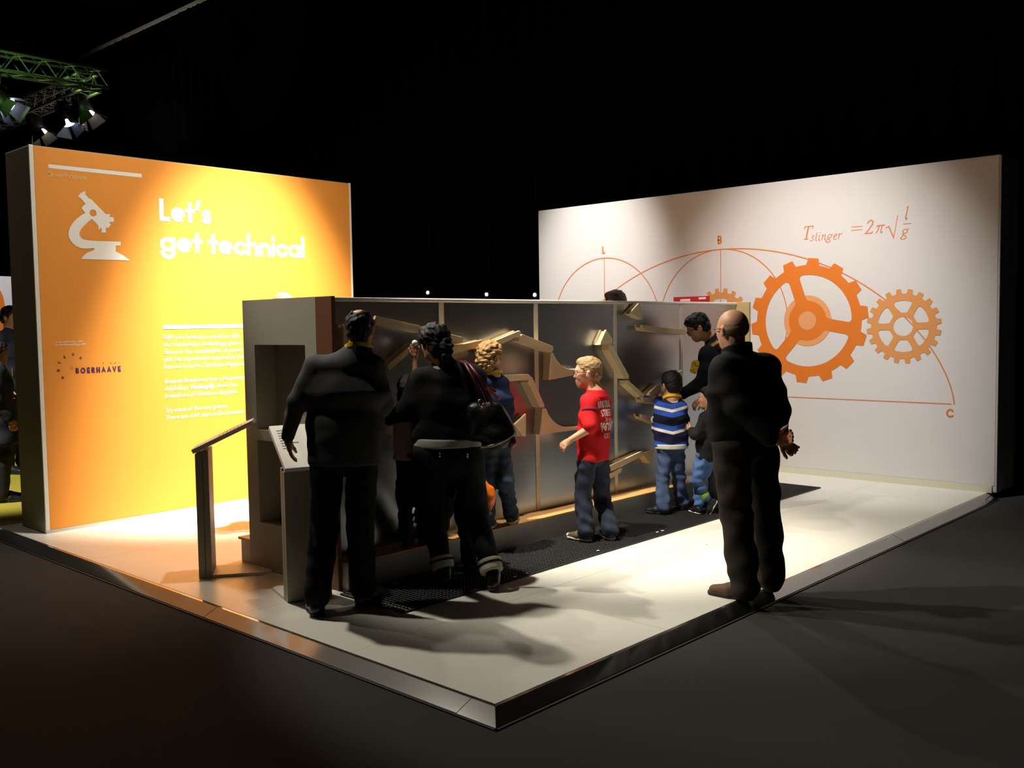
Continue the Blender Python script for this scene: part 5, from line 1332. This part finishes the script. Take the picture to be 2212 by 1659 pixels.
# --- people further back
def simple(x, y, z0, ang, h, label, top, legs, hairm, kind, skin=M_skin, extra=None, H=.235):
    J, hd, k, fv = stand_joints(x, y, z0, ang, h)
    f = Fig(label, J, hd, H*max(.9, k), fv, .05, k, skin)
    hd_ = [(q, unit(fv*.3-UP), np.cross(fv, UP)*(-1 if q == 'R' else 1), .35, .08) for q in 'LR']
    f.body(.009, hands=hd_)
    if kind: f.hair(hairm, kind, (.003, 120, 4), .007, .02)
    else: f.hairm = hairm
    f.face()
    b = Blob(.035); f.torso(b, .028, 1.05, .01, lo=.04); f.arms(b, .022, frac=.97); b.wr = (.004, 36, 8); b.build('top', top, f.o, .011)
    b = Blob(.03); p = f.pel; b.cone(p-UP*.02, p+UP*.05, .12, .115, f.side, 1.35); f.legs(b, .022, sh=(.06, .05)); b.wr = (.004, 40, 4); b.build('trousers', legs, f.o, .011)
    for q in 'LR': f.shoe(q, MATS['black_sneaker'], MATS['black_sole'], .10)
    return f


p = on_y(613, 660, 3.9); hgt = on_y(613, 629, 3.9)[2]
simple(p[0], 3.9, 0, 80, (hgt+.0)/1.0*1.0, 'person whose bald head top shows above the near end of the unit', fab('sand_shirt', (150, 140, 120)), MATS['black_trousers'], H_grey, None)
p = on_y(1332, 650, 3.75); hgt = on_y(1332, 624, 3.75)[2]
fs = simple(p[0], 3.75, 0, 170, hgt-.03, 'person with sunglasses pushed up in dark hair, showing above the far half of the unit', fab('grey_jumper', (90, 92, 96)), MATS['black_trousers'], mat('hair_brown', (58, 44, 36), .5, var=.3, vscale=80, bump=.5, bscale=140), 'mop')
m_ = MB()
for g in (-1, 1): m_.tube([fs.hp(.30, .42, g*.05), fs.hp(.28, .44, g*.15), fs.hp(.22, .38, g*.30), fs.hp(.0, .20, g*.40)], [.012, .016, .012, .004], 8)
build(m_, 'sunglasses', M_blackmetal, fs.o, smooth=True)
p = on_z(8, 1082, -.046)
fl = simple(p[0], p[1], -.046, -20, 1.62, 'person in black patterned dress with yellow lanyard at the left edge', mat('black_floral', (26, 26, 28), .8, var=.9, vscale=26), mat('dark_leggings', (24, 20, 20), .8), mat('hair_dark_brown', (34, 24, 20), .5, var=.3, vscale=80, bump=.5, bscale=140), 'short', M_skin2)
b_ = Blob(.03); b_.cone(fl.pel+UP*.1, fl.pel-UP*.25, .14, .20, fl.side, 1.25); b_.wr = (.006, 30, 2); b_.cut(fl.pel-UP*.28, -UP); b_.build('skirt', MATS['black_floral'], fl.o, .011); fl.lanyard(w=.03)
m_ = MB(); v_ = fl.ch+fl.front*.13; m_.ribbon([v_+UP*.05, v_-UP*.12, v_-UP*.28], [fl.front]*3, .03, .003); build(m_, 'lanyard_tail', M_lany, fl.o)
q_ = on_y(20, 680, 9.6)
simple(q_[0], 9.6, -.046, -60, q_[2]+.15, 'person with dark hair drawn back, head showing beyond the orange wall end', fab('dark_top', (40, 44, 52)), MATS['black_trousers'], MATS['hair_dark_brown'], 'short')
